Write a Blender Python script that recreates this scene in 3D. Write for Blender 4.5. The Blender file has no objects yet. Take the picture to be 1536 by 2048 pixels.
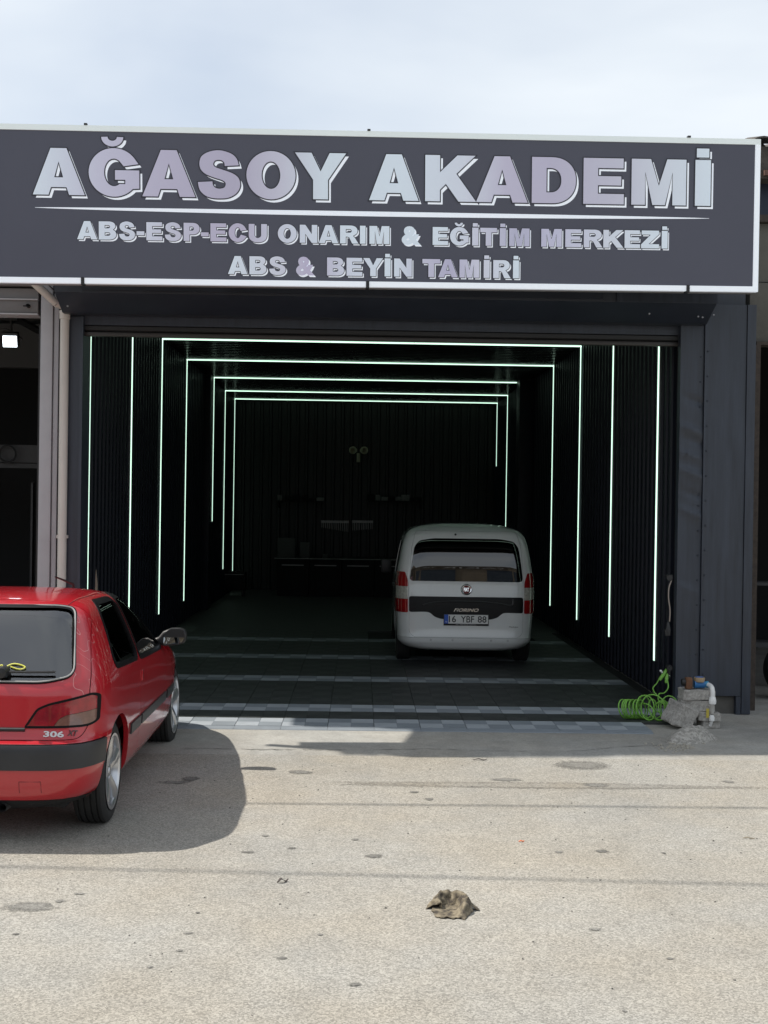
import bpy, bmesh, math, random
from math import sin, cos, pi, radians, sqrt, atan2
from mathutils import Vector, Matrix, geometry
from mathutils.bvhtree import BVHTree
import numpy as np
random.seed(7)
SC = bpy.context.scene
COL = SC.collection

# ------------------------------------------------------------------ camera
F = 2530.0                       # focal length in pixels of the 1536x2048 photograph
CAM = Vector((0, 0, 1.95))
ROLL = 0.015
YAW = -48.2 / F
PITCH = -12.3 / F
Rm = Matrix.Rotation(YAW, 3, 'Z') @ Matrix.Rotation(pi / 2 + PITCH, 3, 'X') @ Matrix.Rotation(ROLL, 3, 'Z')
cd = bpy.data.cameras.new('camera')
cd.sensor_fit = 'VERTICAL'; cd.sensor_height = 36.0; cd.sensor_width = 27.0
cd.lens = F / 2048 * 36.0
cd.clip_start = 0.05; cd.clip_end = 2000
cam = bpy.data.objects.new('camera', cd); COL.objects.link(cam)
cam.matrix_world = Matrix.Translation(CAM) @ Rm.to_4x4()
SC.camera = cam

# ------------------------------------------------------------------ sun, sky, exposure
SUN = Vector((0.70, -0.15, -1.0)).normalized()       # direction the light travels
elev = math.asin(-SUN.z)
to_sun = -SUN
sl = bpy.data.lights.new('sun', 'SUN'); sl.energy = 4.3; sl.angle = radians(0.6); sl.color = (1.0, 0.945, 0.86)
so = bpy.data.objects.new('sun', sl); COL.objects.link(so)
so.rotation_mode = 'QUATERNION'; so.rotation_quaternion = SUN.to_track_quat('-Z', 'Y')
so.location = (-8, 4, 14)
w = bpy.data.worlds.new('World'); SC.world = w; w.use_nodes = True
N = w.node_tree.nodes; L = w.node_tree.links; N.clear()
wo = N.new('ShaderNodeOutputWorld'); bg = N.new('ShaderNodeBackground'); bg.inputs[1].default_value = 0.112
sk = N.new('ShaderNodeTexSky'); sk.sky_type = 'NISHITA'; sk.sun_disc = False
sk.sun_elevation = elev; sk.sun_rotation = atan2(to_sun.x, to_sun.y)
sk.air_density = 1.0; sk.dust_density = 2.5; sk.ozone_density = 1.2
tc = N.new('ShaderNodeTexCoord'); mp = N.new('ShaderNodeMapping'); mp.inputs['Scale'].default_value = (1.0, 1.0, 2.2)
mp.inputs['Location'].default_value = (0.80, 0.25, 0.1)
nz = N.new('ShaderNodeTexNoise'); nz.inputs['Scale'].default_value = 1.9; nz.inputs['Detail'].default_value = 5; nz.inputs['Roughness'].default_value = 0.5
nz.inputs['Distortion'].default_value = 0.3
rp = N.new('ShaderNodeValToRGB'); rp.color_ramp.elements[0].position = 0.22; rp.color_ramp.elements[1].position = 0.62
mx = N.new('ShaderNodeMix'); mx.data_type = 'RGBA'
cl = N.new('ShaderNodeRGB'); cl.outputs[0].default_value = (6.2, 6.65, 7.1, 1)
rp.color_ramp.elements[0].color = (.34, .34, .34, 1)
L.new(tc.outputs['Generated'], mp.inputs[0]); L.new(mp.outputs[0], nz.inputs['Vector']); L.new(nz.outputs['Fac'], rp.inputs[0])
L.new(rp.outputs[0], mx.inputs['Factor']); L.new(sk.outputs[0], mx.inputs['A']); L.new(cl.outputs[0], mx.inputs['B'])
L.new(mx.outputs['Result'], bg.inputs[0]); L.new(bg.outputs[0], wo.inputs[0])
SC.view_settings.view_transform = 'Standard'; SC.view_settings.look = 'None'
SC.view_settings.gamma = 1.0; SC.view_settings.exposure = 0.35
SC.view_settings.use_curve_mapping = False
try:
    SC.cycles.use_denoising = True
    SC.cycles.max_bounces = 8; SC.cycles.transparent_max_bounces = 16
    SC.cycles.sample_clamp_indirect = 6.0
except Exception:
    pass

# ------------------------------------------------------------------ pixel -> world helpers
def ray(px, py):
    v = Vector(((px - 768) / F, -(py - 1024) / F, -1.0))
    return Rm @ v
def at_y(px, py, Y):
    d = ray(px, py); return CAM + d * (Y / d.y)
def at_z(px, py, z=0.0):
    d = ray(px, py); return CAM + d * ((z - CAM.z) / d.z)
def at_plane(px, py, p0, n):
    d = ray(px, py); return CAM + d * ((p0 - CAM).dot(n) / d.dot(n))

# ------------------------------------------------------------------ materials
MATS = {}
def mat(name, col=(0.5, 0.5, 0.5), rough=0.5, metal=0.0, spec=0.5, coat=0.0, var=0.0, vscale=6.0, bump=0.0, bscale=60.0,
        emit=None, estr=0.0, streak=None):
    if name in MATS: return MATS[name]
    m = bpy.data.materials.new(name); m.use_nodes = True
    nt = m.node_tree; b = nt.nodes['Principled BSDF']
    b.inputs['Base Color'].default_value = (*col, 1); b.inputs['Roughness'].default_value = rough
    b.inputs['Metallic'].default_value = metal; b.inputs['Specular IOR Level'].default_value = spec
    b.inputs['Coat Weight'].default_value = coat; b.inputs['Coat Roughness'].default_value = 0.04
    tcn = None
    if var or bump:
        tcn = nt.nodes.new('ShaderNodeTexCoord')
    if var:
        n = nt.nodes.new('ShaderNodeTexNoise'); n.inputs['Scale'].default_value = vscale; n.inputs['Detail'].default_value = 8
        n.inputs['Roughness'].default_value = 0.65
        if streak:
            mpn = nt.nodes.new('ShaderNodeMapping'); mpn.inputs['Scale'].default_value = streak
            nt.links.new(tcn.outputs['Object'], mpn.inputs[0]); nt.links.new(mpn.outputs[0], n.inputs['Vector'])
        else:
            nt.links.new(tcn.outputs['Object'], n.inputs['Vector'])
        r = nt.nodes.new('ShaderNodeValToRGB')
        r.color_ramp.elements[0].position = 0.3; r.color_ramp.elements[1].position = 0.7
        lo = [max(0, c * (1 - var)) for c in col]; hi = [min(1, c * (1 + var)) for c in col]
        r.color_ramp.elements[0].color = (*lo, 1); r.color_ramp.elements[1].color = (*hi, 1)
        nt.links.new(n.outputs['Fac'], r.inputs[0]); nt.links.new(r.outputs[0], b.inputs['Base Color'])
        mr = nt.nodes.new('ShaderNodeMapRange'); mr.inputs[3].default_value = max(0.02, rough - 0.1); mr.inputs[4].default_value = min(1, rough + 0.12)
        nt.links.new(n.outputs['Fac'], mr.inputs[0]); nt.links.new(mr.outputs[0], b.inputs['Roughness'])
    if bump:
        n2 = nt.nodes.new('ShaderNodeTexNoise'); n2.inputs['Scale'].default_value = bscale; n2.inputs['Detail'].default_value = 5
        bp = nt.nodes.new('ShaderNodeBump'); bp.inputs['Strength'].default_value = bump; bp.inputs['Distance'].default_value = 0.01
        nt.links.new(tcn.outputs['Object'], n2.inputs['Vector']); nt.links.new(n2.outputs['Fac'], bp.inputs['Height'])
        nt.links.new(bp.outputs[0], b.inputs['Normal'])
    if emit:
        b.inputs['Emission Color'].default_value = (*emit, 1); b.inputs['Emission Strength'].default_value = estr
    MATS[name] = m
    return m

def glass(name, tint, refl=1.0, rough=0.0, ior=1.6):
    m = bpy.data.materials.new(name); m.use_nodes = True; nt = m.node_tree; nt.nodes.clear()
    o = nt.nodes.new('ShaderNodeOutputMaterial'); mixn = nt.nodes.new('ShaderNodeMixShader')
    t = nt.nodes.new('ShaderNodeBsdfTransparent'); t.inputs[0].default_value = (*tint, 1)
    g = nt.nodes.new('ShaderNodeBsdfGlossy'); g.inputs['Roughness'].default_value = rough; g.inputs[0].default_value = (refl, refl, refl, 1)
    f = nt.nodes.new('ShaderNodeFresnel'); f.inputs[0].default_value = ior
    nt.links.new(f.outputs[0], mixn.inputs[0]); nt.links.new(t.outputs[0], mixn.inputs[1]); nt.links.new(g.outputs[0], mixn.inputs[2])
    nt.links.new(mixn.outputs[0], o.inputs[0]); MATS[name] = m
    return m

def ground_mat(name, base, speck=0.35, dark=1.0, warm=(1, 1, 1), fine=420.0, patch=0.12):
    """worn asphalt or concrete: large patches, aggregate speckle, small pits"""
    m = bpy.data.materials.new(name); m.use_nodes = True; nt = m.node_tree; b = nt.nodes['Principled BSDF']
    tcn = nt.nodes.new('ShaderNodeTexCoord'); P = tcn.outputs['Object']
    def noise(s, d=6, r=0.6):
        n = nt.nodes.new('ShaderNodeTexNoise'); n.inputs['Scale'].default_value = s; n.inputs['Detail'].default_value = d
        n.inputs['Roughness'].default_value = r; nt.links.new(P, n.inputs['Vector']); return n.outputs['Fac']
    def mrange(x, a, b_, c, d):
        n = nt.nodes.new('ShaderNodeMapRange'); n.inputs[1].default_value = a; n.inputs[2].default_value = b_
        n.inputs[3].default_value = c; n.inputs[4].default_value = d; nt.links.new(x, n.inputs[0]); return n.outputs[0]
    def mul(a, b_):
        n = nt.nodes.new('ShaderNodeMath'); n.operation = 'MULTIPLY'; nt.links.new(a, n.inputs[0]); nt.links.new(b_, n.inputs[1]); return n.outputs[0]
    big = mrange(noise(0.45, 5), 0.3, 0.7, 1 - patch, 1 + patch)
    mid = mrange(noise(3.5, 8, 0.7), 0.3, 0.7, 1 - patch * 0.8, 1 + patch * 0.8)
    v = nt.nodes.new('ShaderNodeTexVoronoi'); v.inputs['Scale'].default_value = fine * 0.32; nt.links.new(P, v.inputs['Vector'])
    sp = nt.nodes.new('ShaderNodeSeparateColor'); nt.links.new(v.outputs['Color'], sp.inputs[0])
    agg = mrange(sp.outputs[0], 0, 1, 1 - speck, 1 + speck)
    fn = mrange(noise(fine * 0.6, 3), 0.3, 0.7, 1 - speck * 0.45, 1 + speck * 0.45)
    pit = mrange(noise(38, 4, 0.7), 0.64, 0.76, 1.0, 0.72)
    val = mul(mul(mul(mul(big, mid), agg), fn), pit)
    warmn = nt.nodes.new('ShaderNodeMix'); warmn.data_type = 'RGBA'
    warmn.inputs['A'].default_value = (base[0] * dark, base[1] * dark, base[2] * dark, 1)
    warmn.inputs['B'].default_value = (base[0] * dark * warm[0], base[1] * dark * warm[1], base[2] * dark * warm[2], 1)
    nt.links.new(mrange(noise(0.8, 4), 0.35, 0.65, 0, 1), warmn.inputs['Factor'])
    mm = nt.nodes.new('ShaderNodeMix'); mm.data_type = 'RGBA'; mm.blend_type = 'MULTIPLY'; mm.inputs['Factor'].default_value = 1
    cc = nt.nodes.new('ShaderNodeCombineColor')
    for i in range(3): nt.links.new(val, cc.inputs[i])
    nt.links.new(warmn.outputs['Result'], mm.inputs['A']); nt.links.new(cc.outputs[0], mm.inputs['B'])
    nt.links.new(mm.outputs['Result'], b.inputs['Base Color'])
    b.inputs['Roughness'].default_value = 0.9; b.inputs['Specular IOR Level'].default_value = 0.25
    bp = nt.nodes.new('ShaderNodeBump'); bp.inputs['Strength'].default_value = 0.5; bp.inputs['Distance'].default_value = 0.006
    nt.links.new(agg, bp.inputs['Height']); nt.links.new(bp.outputs[0], b.inputs['Normal'])
    MATS[name] = m
    return m

# ------------------------------------------------------------------ object helpers
def link(o, parent=None):
    COL.objects.link(o)
    if parent is not None: o.parent = parent
    return o
def thing(name, label, cat, loc=(0, 0, 0), rotz=0.0, group=None):
    o = bpy.data.objects.new(name, None); link(o); o.location = loc; o.rotation_euler = (0, 0, rotz)
    o.empty_display_size = 0.1
    tag(o, label, cat, group); return o
def tag(o, label=None, cat=None, group=None, kind=None):
    if label: o['label'] = label
    if cat: o['category'] = cat
    if group: o['group'] = group
    if kind: o['kind'] = kind
    return o
def smooth(me, ang=35):
    for p in me.polygons: p.use_smooth = True
    me.set_sharp_from_angle(angle=radians(ang))

class MB:
    def __init__(s): s.v = []; s.f = []; s.mi = []
    def add(s, vs, fs, mi=0):
        o = len(s.v); s.v += [tuple(v) for v in vs]; s.f += [tuple(i + o for i in f) for f in fs]; s.mi += [mi] * len(fs); return s
    def box(s, x0, x1, y0, y1, z0, z1, mi=0):
        v = [(x, y, z) for z in (z0, z1) for y in (y0, y1) for x in (x0, x1)]
        return s.add(v, [(0, 2, 3, 1), (4, 5, 7, 6), (0, 1, 5, 4), (2, 6, 7, 3), (0, 4, 6, 2), (1, 3, 7, 5)], mi)
    def obox(s, c, ax, ay, az, mi=0):
        c = Vector(c); ax = Vector(ax); ay = Vector(ay); az = Vector(az)
        v = [c + ax * i + ay * j + az * k for k in (-1, 1) for j in (-1, 1) for i in (-1, 1)]
        return s.add(v, [(0, 2, 3, 1), (4, 5, 7, 6), (0, 1, 5, 4), (2, 6, 7, 3), (0, 4, 6, 2), (1, 3, 7, 5)], mi)
    def quad(s, a, b, c, d, mi=0): return s.add([a, b, c, d], [(0, 1, 2, 3)], mi)
    def tube(s, pts, r, n=8, closed=False, caps=True, mi=0):
        pts = [Vector(p) for p in pts]; m = len(pts); rings = []
        up = Vector((0, 0, 1)); prev = None
        for i, p in enumerate(pts):
            if closed: t = pts[(i + 1) % m] - pts[i - 1]
            else: t = pts[min(i + 1, m - 1)] - pts[max(i - 1, 0)]
            if t.length < 1e-9: t = Vector((0, 0, 1))
            t.normalize()
            if prev is None:
                a = t.cross(up)
                if a.length < 1e-3: a = t.cross(Vector((1, 0, 0)))
            else:
                a = prev - t * prev.dot(t)
                if a.length < 1e-6: a = t.cross(up)
            a.normalize(); b = t.cross(a); prev = a
            rr = r[i] if isinstance(r, (list, tuple)) else r
            rings.append([p + (a * cos(2 * pi * k / n) + b * sin(2 * pi * k / n)) * rr for k in range(n)])
        v = [q for rg in rings for q in rg]; f = []
        for i in range(m if closed else m - 1):
            j = (i + 1) % m
            for k in range(n):
                f.append((i * n + k, i * n + (k + 1) % n, j * n + (k + 1) % n, j * n + k))
        if caps and not closed:
            f.append(tuple(range(n - 1, -1, -1))); f.append(tuple((m - 1) * n + k for k in range(n)))
        return s.add(v, f, mi)
    def lathe(s, prof, n=32, axis='x', origin=(0, 0, 0), closed=False, mi=0):
        """prof: (along axis, radius)"""
        o = Vector(origin); v = []; f = []
        for (a, r) in prof:
            for k in range(n):
                c, d = cos(2 * pi * k / n) * r, sin(2 * pi * k / n) * r
                p = {'x': (a, c, d), 'y': (c, a, d), 'z': (c, d, a)}[axis]
                v.append(o + Vector(p))
        m = len(prof)
        for i in range(m if closed else m - 1):
            j = (i + 1) % m
            for k in range(n):
                q = (i * n + k, i * n + (k + 1) % n, j * n + (k + 1) % n, j * n + k)
                f.append(q if axis != 'y' else q[::-1])
        return s.add(v, f, mi)
    def prism(s, poly, d0, d1, plane='yz', mi=0):
        """poly in plane, extruded along the third axis"""
        n = len(poly)
        def P(a, b, d): return {'yz': (d, a, b), 'xz': (a, d, b), 'xy': (a, b, d)}[plane]
        v = [P(a, b, d0) for a, b in poly] + [P(a, b, d1) for a, b in poly]
        f = [tuple(range(n)), tuple(range(2 * n - 1, n - 1, -1))]
        for i in range(n):
            j = (i + 1) % n; f.append((i, i + n, j + n, j))
        return s.add(v, f, mi)
    def mesh(s, name, mats, sm=None, recalc=True):
        me = bpy.data.meshes.new(name); me.from_pydata(s.v, [], s.f)
        if not isinstance(mats, (list, tuple)): mats = [mats]
        for m in mats: me.materials.append(m)
        for p, i in zip(me.polygons, s.mi): p.material_index = i
        if recalc:
            bm = bmesh.new(); bm.from_mesh(me); bmesh.ops.recalc_face_normals(bm, faces=bm.faces); bm.to_mesh(me); bm.free()
        if sm: smooth(me, sm)
        return me
    def build(s, name, mats, parent=None, sm=None, loc=None, bevel=0.0):
        me = s.mesh(name, mats, None)
        if bevel:
            bm = bmesh.new(); bm.from_mesh(me)
            bmesh.ops.bevel(bm, geom=list(bm.edges), offset=bevel, segments=2, affect='EDGES', profile=0.6, clamp_overlap=True)
            bm.to_mesh(me); bm.free()
        if sm or bevel: smooth(me, sm or 40)
        o = bpy.data.objects.new(name, me); link(o, parent)
        if loc is not None: o.location = loc
        return o
def inst(me, name, parent=None, loc=(0, 0, 0), rot=(0, 0, 0), scale=(1, 1, 1)):
    o = bpy.data.objects.new(name, me); link(o, parent); o.location = loc; o.rotation_euler = rot; o.scale = scale
    return o
def box(name, m, x0, x1, y0, y1, z0, z1, parent=None, bevel=0.0):
    return MB().box(x0, x1, y0, y1, z0, z1).build(name, m, parent, bevel=bevel)
def struct(o): o['kind'] = 'structure'; return o
def crom(pts, per=8, closed=False):
    """Catmull-Rom through points (any dimension)"""
    P = [np.array(p, float) for p in pts]; out = []; n = len(P)
    for i in range(n if closed else n - 1):
        if closed: a, b, c, d = P[i - 1], P[i], P[(i + 1) % n], P[(i + 2) % n]
        else: a, b, c, d = P[max(i - 1, 0)], P[i], P[i + 1], P[min(i + 2, n - 1)]
        for k in range(per):
            t = k / per
            out.append(0.5 * ((2 * b) + (-a + c) * t + (2 * a - 5 * b + 4 * c - d) * t * t + (-a + 3 * b - 3 * c + d) * t ** 3))
    if not closed: out.append(P[-1])
    return out
def text_mesh(s, size=1.0, shear=0.0, offset=0.0, extrude=0.0):
    cu = bpy.data.curves.new('lettering', 'FONT'); cu.body = s; cu.size = size; cu.shear = shear; cu.offset = offset; cu.extrude = extrude
    cu.align_x = 'CENTER'; cu.align_y = 'CENTER'; cu.resolution_u = 4
    o = bpy.data.objects.new('lettering', cu); COL.objects.link(o)
    dg = bpy.context.evaluated_depsgraph_get(); me = bpy.data.meshes.new_from_object(o.evaluated_get(dg))
    bpy.data.objects.remove(o); bpy.data.curves.remove(cu)
    return me
def text(name, s, m, parent, M, size=1.0, width=None, height=None, shear=0.0, offset=0.0, extrude=0.0):
    """M: 4x4 placing the text's xy plane; width/height fit its box"""
    me = text_mesh(s, size, shear, offset, extrude); me.materials.clear(); me.materials.append(m)
    xs = [v.co.x for v in me.vertices]; ys = [v.co.y for v in me.vertices]
    sx = width / (max(xs) - min(xs)) if width else 1; sy = height / (max(ys) - min(ys)) if height else sx
    cx, cy = (max(xs) + min(xs)) / 2, (max(ys) + min(ys)) / 2
    for v in me.vertices: v.co = M @ Vector(((v.co.x - cx) * sx, (v.co.y - cy) * sy, v.co.z))
    o = bpy.data.objects.new(name, me); link(o, parent); return o

# palette -----------------------------------------------------------
M_navy = mat('navy_sheet_metal', (0.028, 0.035, 0.050), 0.40, 0.0, 0.5, var=0.28, vscale=5, streak=(5, 5, 0.35), bump=0.12, bscale=9)
M_navy2 = mat('dark_navy_paint', (0.016, 0.021, 0.033), 0.45, var=0.2, vscale=3)
M_pvc = mat('black_wall_panel', (0.009, 0.011, 0.018), 0.42, spec=0.18, var=0.2, vscale=2)
M_pvcg = mat('black_ceiling_panel', (0.008, 0.008, 0.010), 0.22, spec=0.4)
M_black = mat('black_plastic', (0.012, 0.012, 0.013), 0.45, var=0.2, vscale=12)
M_rubber = mat('tyre_rubber', (0.018, 0.018, 0.018), 0.8, var=0.3, vscale=14, bump=0.2, bscale=120)
M_dark = mat('dark_interior', (0.010, 0.010, 0.011), 0.8)
M_darkgrey = mat('dark_grey_board', (0.05, 0.05, 0.052), 0.7, var=0.2)
M_led = mat('led_diffuser', (0.8, 0.9, 0.85), 0.4, emit=(0.68, 1.0, 0.80), estr=1.25)
M_alu = mat('aluminium', (0.55, 0.56, 0.57), 0.35, 1.0)
M_steel = mat('dull_steel', (0.35, 0.35, 0.36), 0.4, 1.0)
M_white = mat('white_plastic', (0.75, 0.75, 0.73), 0.4)
M_greywall = mat('light_grey_panel', (0.36, 0.355, 0.37), 0.6, var=0.08, vscale=3)
M_greymetal = mat('grey_brown_sheet', (0.15, 0.142, 0.142), 0.6, var=0.12, vscale=2)
M_pipe = mat('cream_pvc_pipe', (0.52, 0.49, 0.45), 0.45, var=0.08, vscale=4, streak=(3, 3, 0.6))
M_road = ground_mat('worn_asphalt', (0.289, 0.280, 0.256), 0.34, warm=(1.04, 0.99, 0.92), patch=0.10)
M_stain = ground_mat('oil_stained_asphalt', (0.289, 0.280, 0.256), 0.35, dark=0.50)
M_stain2 = ground_mat('light_stained_asphalt', (0.289, 0.280, 0.256), 0.35, dark=0.74)
M_line = ground_mat('faint_joint', (0.289, 0.280, 0.256), 0.34, dark=0.80)
M_crackm = ground_mat('crack_filler', (0.289, 0.280, 0.256), 0.35, dark=0.58)
M_conc = ground_mat('grey_concrete', (0.30, 0.295, 0.275), 0.10, warm=(1.04, 1.0, 0.95), fine=260, patch=0.20)
M_rough = ground_mat('rough_mortar', (0.33, 0.315, 0.285), 0.28, fine=160, patch=0.15)
M_stone = ground_mat('concrete_block', (0.33, 0.315, 0.29), 0.22, fine=200, patch=0.22)

# ================================================================== GROUND
g = MB(); nx, ny = 40, 40
for j in range(ny):
    for i in range(nx):
        x0 = -200 + 400 * i / nx; x1 = -200 + 400 * (i + 1) / nx; y0 = -200 + 400 * j / ny; y1 = -200 + 400 * (j + 1) / ny
        g.quad((x0, y0, 0), (x1, y0, 0), (x1, y1, 0), (x0, y1, 0))
road = struct(g.build('road', M_road)); 
def soften(m):
    nt = m.node_tree; o = [n for n in nt.nodes if n.type == 'OUTPUT_MATERIAL'][0]; b_ = nt.nodes['Principled BSDF']
    t = nt.nodes.new('ShaderNodeTexCoord'); mp_ = nt.nodes.new('ShaderNodeMapping'); mp_.inputs['Location'].default_value = (-1, -1, 0); mp_.inputs['Scale'].default_value = (2, 2, 0)
    nt.links.new(t.outputs['Generated'], mp_.inputs[0]); ln_ = nt.nodes.new('ShaderNodeVectorMath'); ln_.operation = 'LENGTH'; nt.links.new(mp_.outputs[0], ln_.inputs[0])
    n = nt.nodes.new('ShaderNodeTexNoise'); n.inputs['Scale'].default_value = 28; n.inputs['Detail'].default_value = 6; n.inputs['Roughness'].default_value = .7; nt.links.new(t.outputs['Object'], n.inputs['Vector'])
    ma = nt.nodes.new('ShaderNodeMath'); ma.operation = 'MULTIPLY_ADD'; ma.inputs[1].default_value = 1.5; nt.links.new(n.outputs['Fac'], ma.inputs[0]); nt.links.new(ln_.outputs['Value'], ma.inputs[2])
    mr = nt.nodes.new('ShaderNodeMapRange'); mr.inputs[1].default_value = 1.15; mr.inputs[2].default_value = 1.62; mr.inputs[3].default_value = 1; mr.inputs[4].default_value = 0; nt.links.new(ma.outputs[0], mr.inputs[0])
    tr = nt.nodes.new('ShaderNodeBsdfTransparent'); mxs = nt.nodes.new('ShaderNodeMixShader'); nt.links.new(mr.outputs[0], mxs.inputs[0]); nt.links.new(tr.outputs[0], mxs.inputs[1]); nt.links.new(b_.outputs[0], mxs.inputs[2]); nt.links.new(mxs.outputs[0], o.inputs[0])
    return m
M_ss = soften(ground_mat('soft_oil_stain', (0.289, 0.280, 0.256), 0.35, dark=0.52)); M_ss2 = soften(ground_mat('soft_pale_stain', (0.289, 0.280, 0.256), 0.35, dark=0.66))
def blob(cx, cy, rx, ry, n=18, seed=0, rough=0.35):
    rnd = random.Random(seed); ph = [rnd.uniform(0, 6.28) for _ in range(4)]
    return [(cx + rx * cos(a) * (1 + rough * (sin(2 * a + ph[0]) * .4 + sin(3 * a + ph[1]) * .4 + sin(5 * a + ph[2]) * .35)),
             cy + ry * sin(a) * (1 + rough * (sin(2 * a + ph[3]) * .4 + sin(4 * a + ph[1]) * .4 + sin(7 * a + ph[0]) * .25))) for a in [2 * pi * k / n for k in range(n)]]
def sheet(name, poly, z, m, parent):
    b = MB(); b.add([(x, y, z) for x, y in poly], [tuple(range(len(poly)))]); return b.build(name, m, parent)
stains = [(1172, 1531, 52, 9, 1), (750, 1713, 14, 4, 0), (496, 1705, 13, 2, 0), (583, 1697, 8, 2, 0), (1116, 1705, 8, 2, 1), (1205, 1703, 12, 3, 0),
          (711, 1680, 8, 2, 1), (859, 1599, 8, 2, 0), (828, 1585, 7, 1.6, 0), (1455, 1564, 10, 2, 1), (55, 1814, 48, 9, 1), (120, 1803, 10, 3, 1), (565, 1917, 9, 3, 0),
          (301, 1935, 6, 2, 1), (713, 1970, 12, 3, 0), (1190, 1859, 11, 3, 1), (1340, 1918, 6, 2, 1), (32, 1869, 7, 2, 0), (396, 1826, 4, 1.5, 0),
          (376, 1867, 10, 2, 1), (360, 1902, 7, 2, 1), (1328, 1707, 4, 1.5, 0), (380, 1558, 16, 4, 0), (350, 1565, 26, 3, 1), (1250, 2023, 6, 2, 1),
          (1195, 1571, 20, 4, 1), (530, 1672, 7, 1.6, 1), (160, 1788, 12, 2, 1), (640, 1870, 6, 1.5, 1), (1010, 1560, 30, 3, 1), (600, 1545, 22, 3, 1)]
for k, (px, py, rx, ry, lt) in enumerate(stains):
    c = at_z(px, py); a = at_z(px + rx, py); b_ = at_z(px, py - ry)
    sheet('oil_stain', blob(c.x, c.y, abs(a.x - c.x) * 1.35, abs(b_.y - c.y) * 1.35, 20, k), 0.003, M_ss2 if lt else M_ss, road)
def crack(pts, wd, seed, m=M_crackm, z=0.0025, parent=road, n=70):
    rnd = random.Random(seed); P = crom([(p.x, p.y) for p in pts], max(2, n // max(1, len(pts) - 1)))
    up = []; dn = []
    for p in P:
        j = rnd.gauss(0, wd * 0.6); h = wd * rnd.uniform(0.25, 1.0)
        up.append((p[0], p[1] + j + h)); dn.append((p[0], p[1] + j - h))
    b = MB()
    for i in range(len(P) - 1):
        if sin(i * .37 + seed) + sin(i * .113 + 2 * seed) + rnd.gauss(0, .5) > .75: continue
        b.quad((*dn[i], z), (*dn[i + 1], z), (*up[i + 1], z), (*up[i], z), 0)
    b.build('crack', m, parent)
sheet('dirt_band', blob(at_z(1050, 1571).x, at_z(1050, 1571).y, 1.9, .10, 30, 77), 0.002, soften(ground_mat('soft_dirt_band', (0.289, 0.280, 0.256), 0.34, dark=0.86, warm=(1.05, .98, .88))), road)
def cable(za, p, q, r, label):
    a = at_z(*p); c = at_z(*q); d = (c - a) / (c.x - a.x); t = -SUN / SUN.z * -1; up = -SUN * (za / -SUN.z)
    pts_ = [a + d * (x - a.x) + up + Vector((0, 0, .0012 * (x - 1) ** 2)) for x in np.linspace(-30, 30, 41)]
    o = MB().tube(pts_, r, 6).build('overhead_cable', mat('black_cable', (.02, .02, .02), .6), None, 60); tag(o, label, 'cable')
cable(6.3, (510, 1607), (1536, 1616), .016, 'black overhead cable along the street casting the farther thin shadow line')
cable(6.6, (0, 1733), (1420, 1767), .013, 'black overhead cable along the street casting the nearer thin shadow line')

# concrete apron in front of the workshop (a thin slab with its own edge and cracks)
A0 = at_z(200, 1506).y
ap = MB(); ed = []
rnd = random.Random(5)
nseg = 60
for i in range(nseg + 1):
    x = -6.5 + 13.5 * i / nseg; ed.append((x, 9.93 + 0.012 * (x) * -0.2 + rnd.gauss(0, 0.008)))
apv = [(x, y - 0.10, -0.004) for x, y in ed] + [(x, y, 0.022) for x, y in ed] + [(x, 11.2, 0.024) for x, y in ed] + [(x, 30.0, 0.024) for x, y in ed]
n1 = nseg + 1
ap.add(apv, [(r * n1 + i, r * n1 + i + 1, (r + 1) * n1 + i + 1, (r + 1) * n1 + i) for r in range(3) for i in range(nseg)])
apron = struct(ap.build('pavement', M_conc, sm=50))
def zcr(pts, wd, seed, m=None): crack([at_z(x, y, 0.024) for x, y in pts], wd, seed, m or M_crackm, 0.0262, apron, 60)
zcr(((370, 1497), (560, 1499), (700, 1500), (840, 1498)), 0.008, 11)
zcr(((840, 1497), (1000, 1502), (1150, 1502), (1240, 1494), (1340, 1490)), 0.006, 12)
zcr(((1300, 1466), (1322, 1482), (1345, 1486)), 0.008, 13, M_stain)

# ================================================================== WORKSHOP BUILDING
WL, WR, CZ, YD, YB = -2.82, 3.10, 4.26, 12.2, 28.2
FZ = 0.045                                   # top of the floor mats
bld = thing('workshop_building', 'dark navy workshop with a deep black-panelled hall and wide open front', 'building', (0, 12, 0))
def B(name, m, x0, x1, y0, y1, z0, z1, parent=None, bevel=0.0):
    o = box(name, m, x0, x1, y0, y1, z0, z1, parent or bld, bevel)
    if parent is None: o.location = (0, -12, 0)
    return o
# outer shell
wl = B('side_wall', M_dark, WL - 0.24, WL - 0.03, 12.42, 28.6, 0.0, 4.6)
wr = B('side_wall', M_dark, WR + 0.03, WR + 0.24, 12.5, 28.6, 0.0, 4.6)
wb = B('rear_wall', M_dark, WL - 0.24, WR + 0.24, YB + 0.03, YB + 0.25, 0.0, 4.6)
ceil = B('ceiling', M_dark, WL - 0.24, WR + 0.24, 12.45, YB + 0.2, CZ + 0.03, CZ + 0.2)
roof = B('roof', M_navy2, -3.77, WR + 0.30, 11.60, 28.8, 4.62, 4.92)
added_shade_sheet = MB().prism([(10.98, 4.56), (10.98, 4.60), (11.598, 4.76), (11.598, 4.72)], -2.80, WR + .30, 'yz').build('added_shade_sheet', M_navy2, bld); added_shade_sheet.location = (0, -12, 0)  # unseen sheet added to block the sun between roof edge and sign
front = B('front_wall', M_navy, -2.80, WR + 0.55, 12.02, 12.42, 3.62, 4.60)
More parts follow.
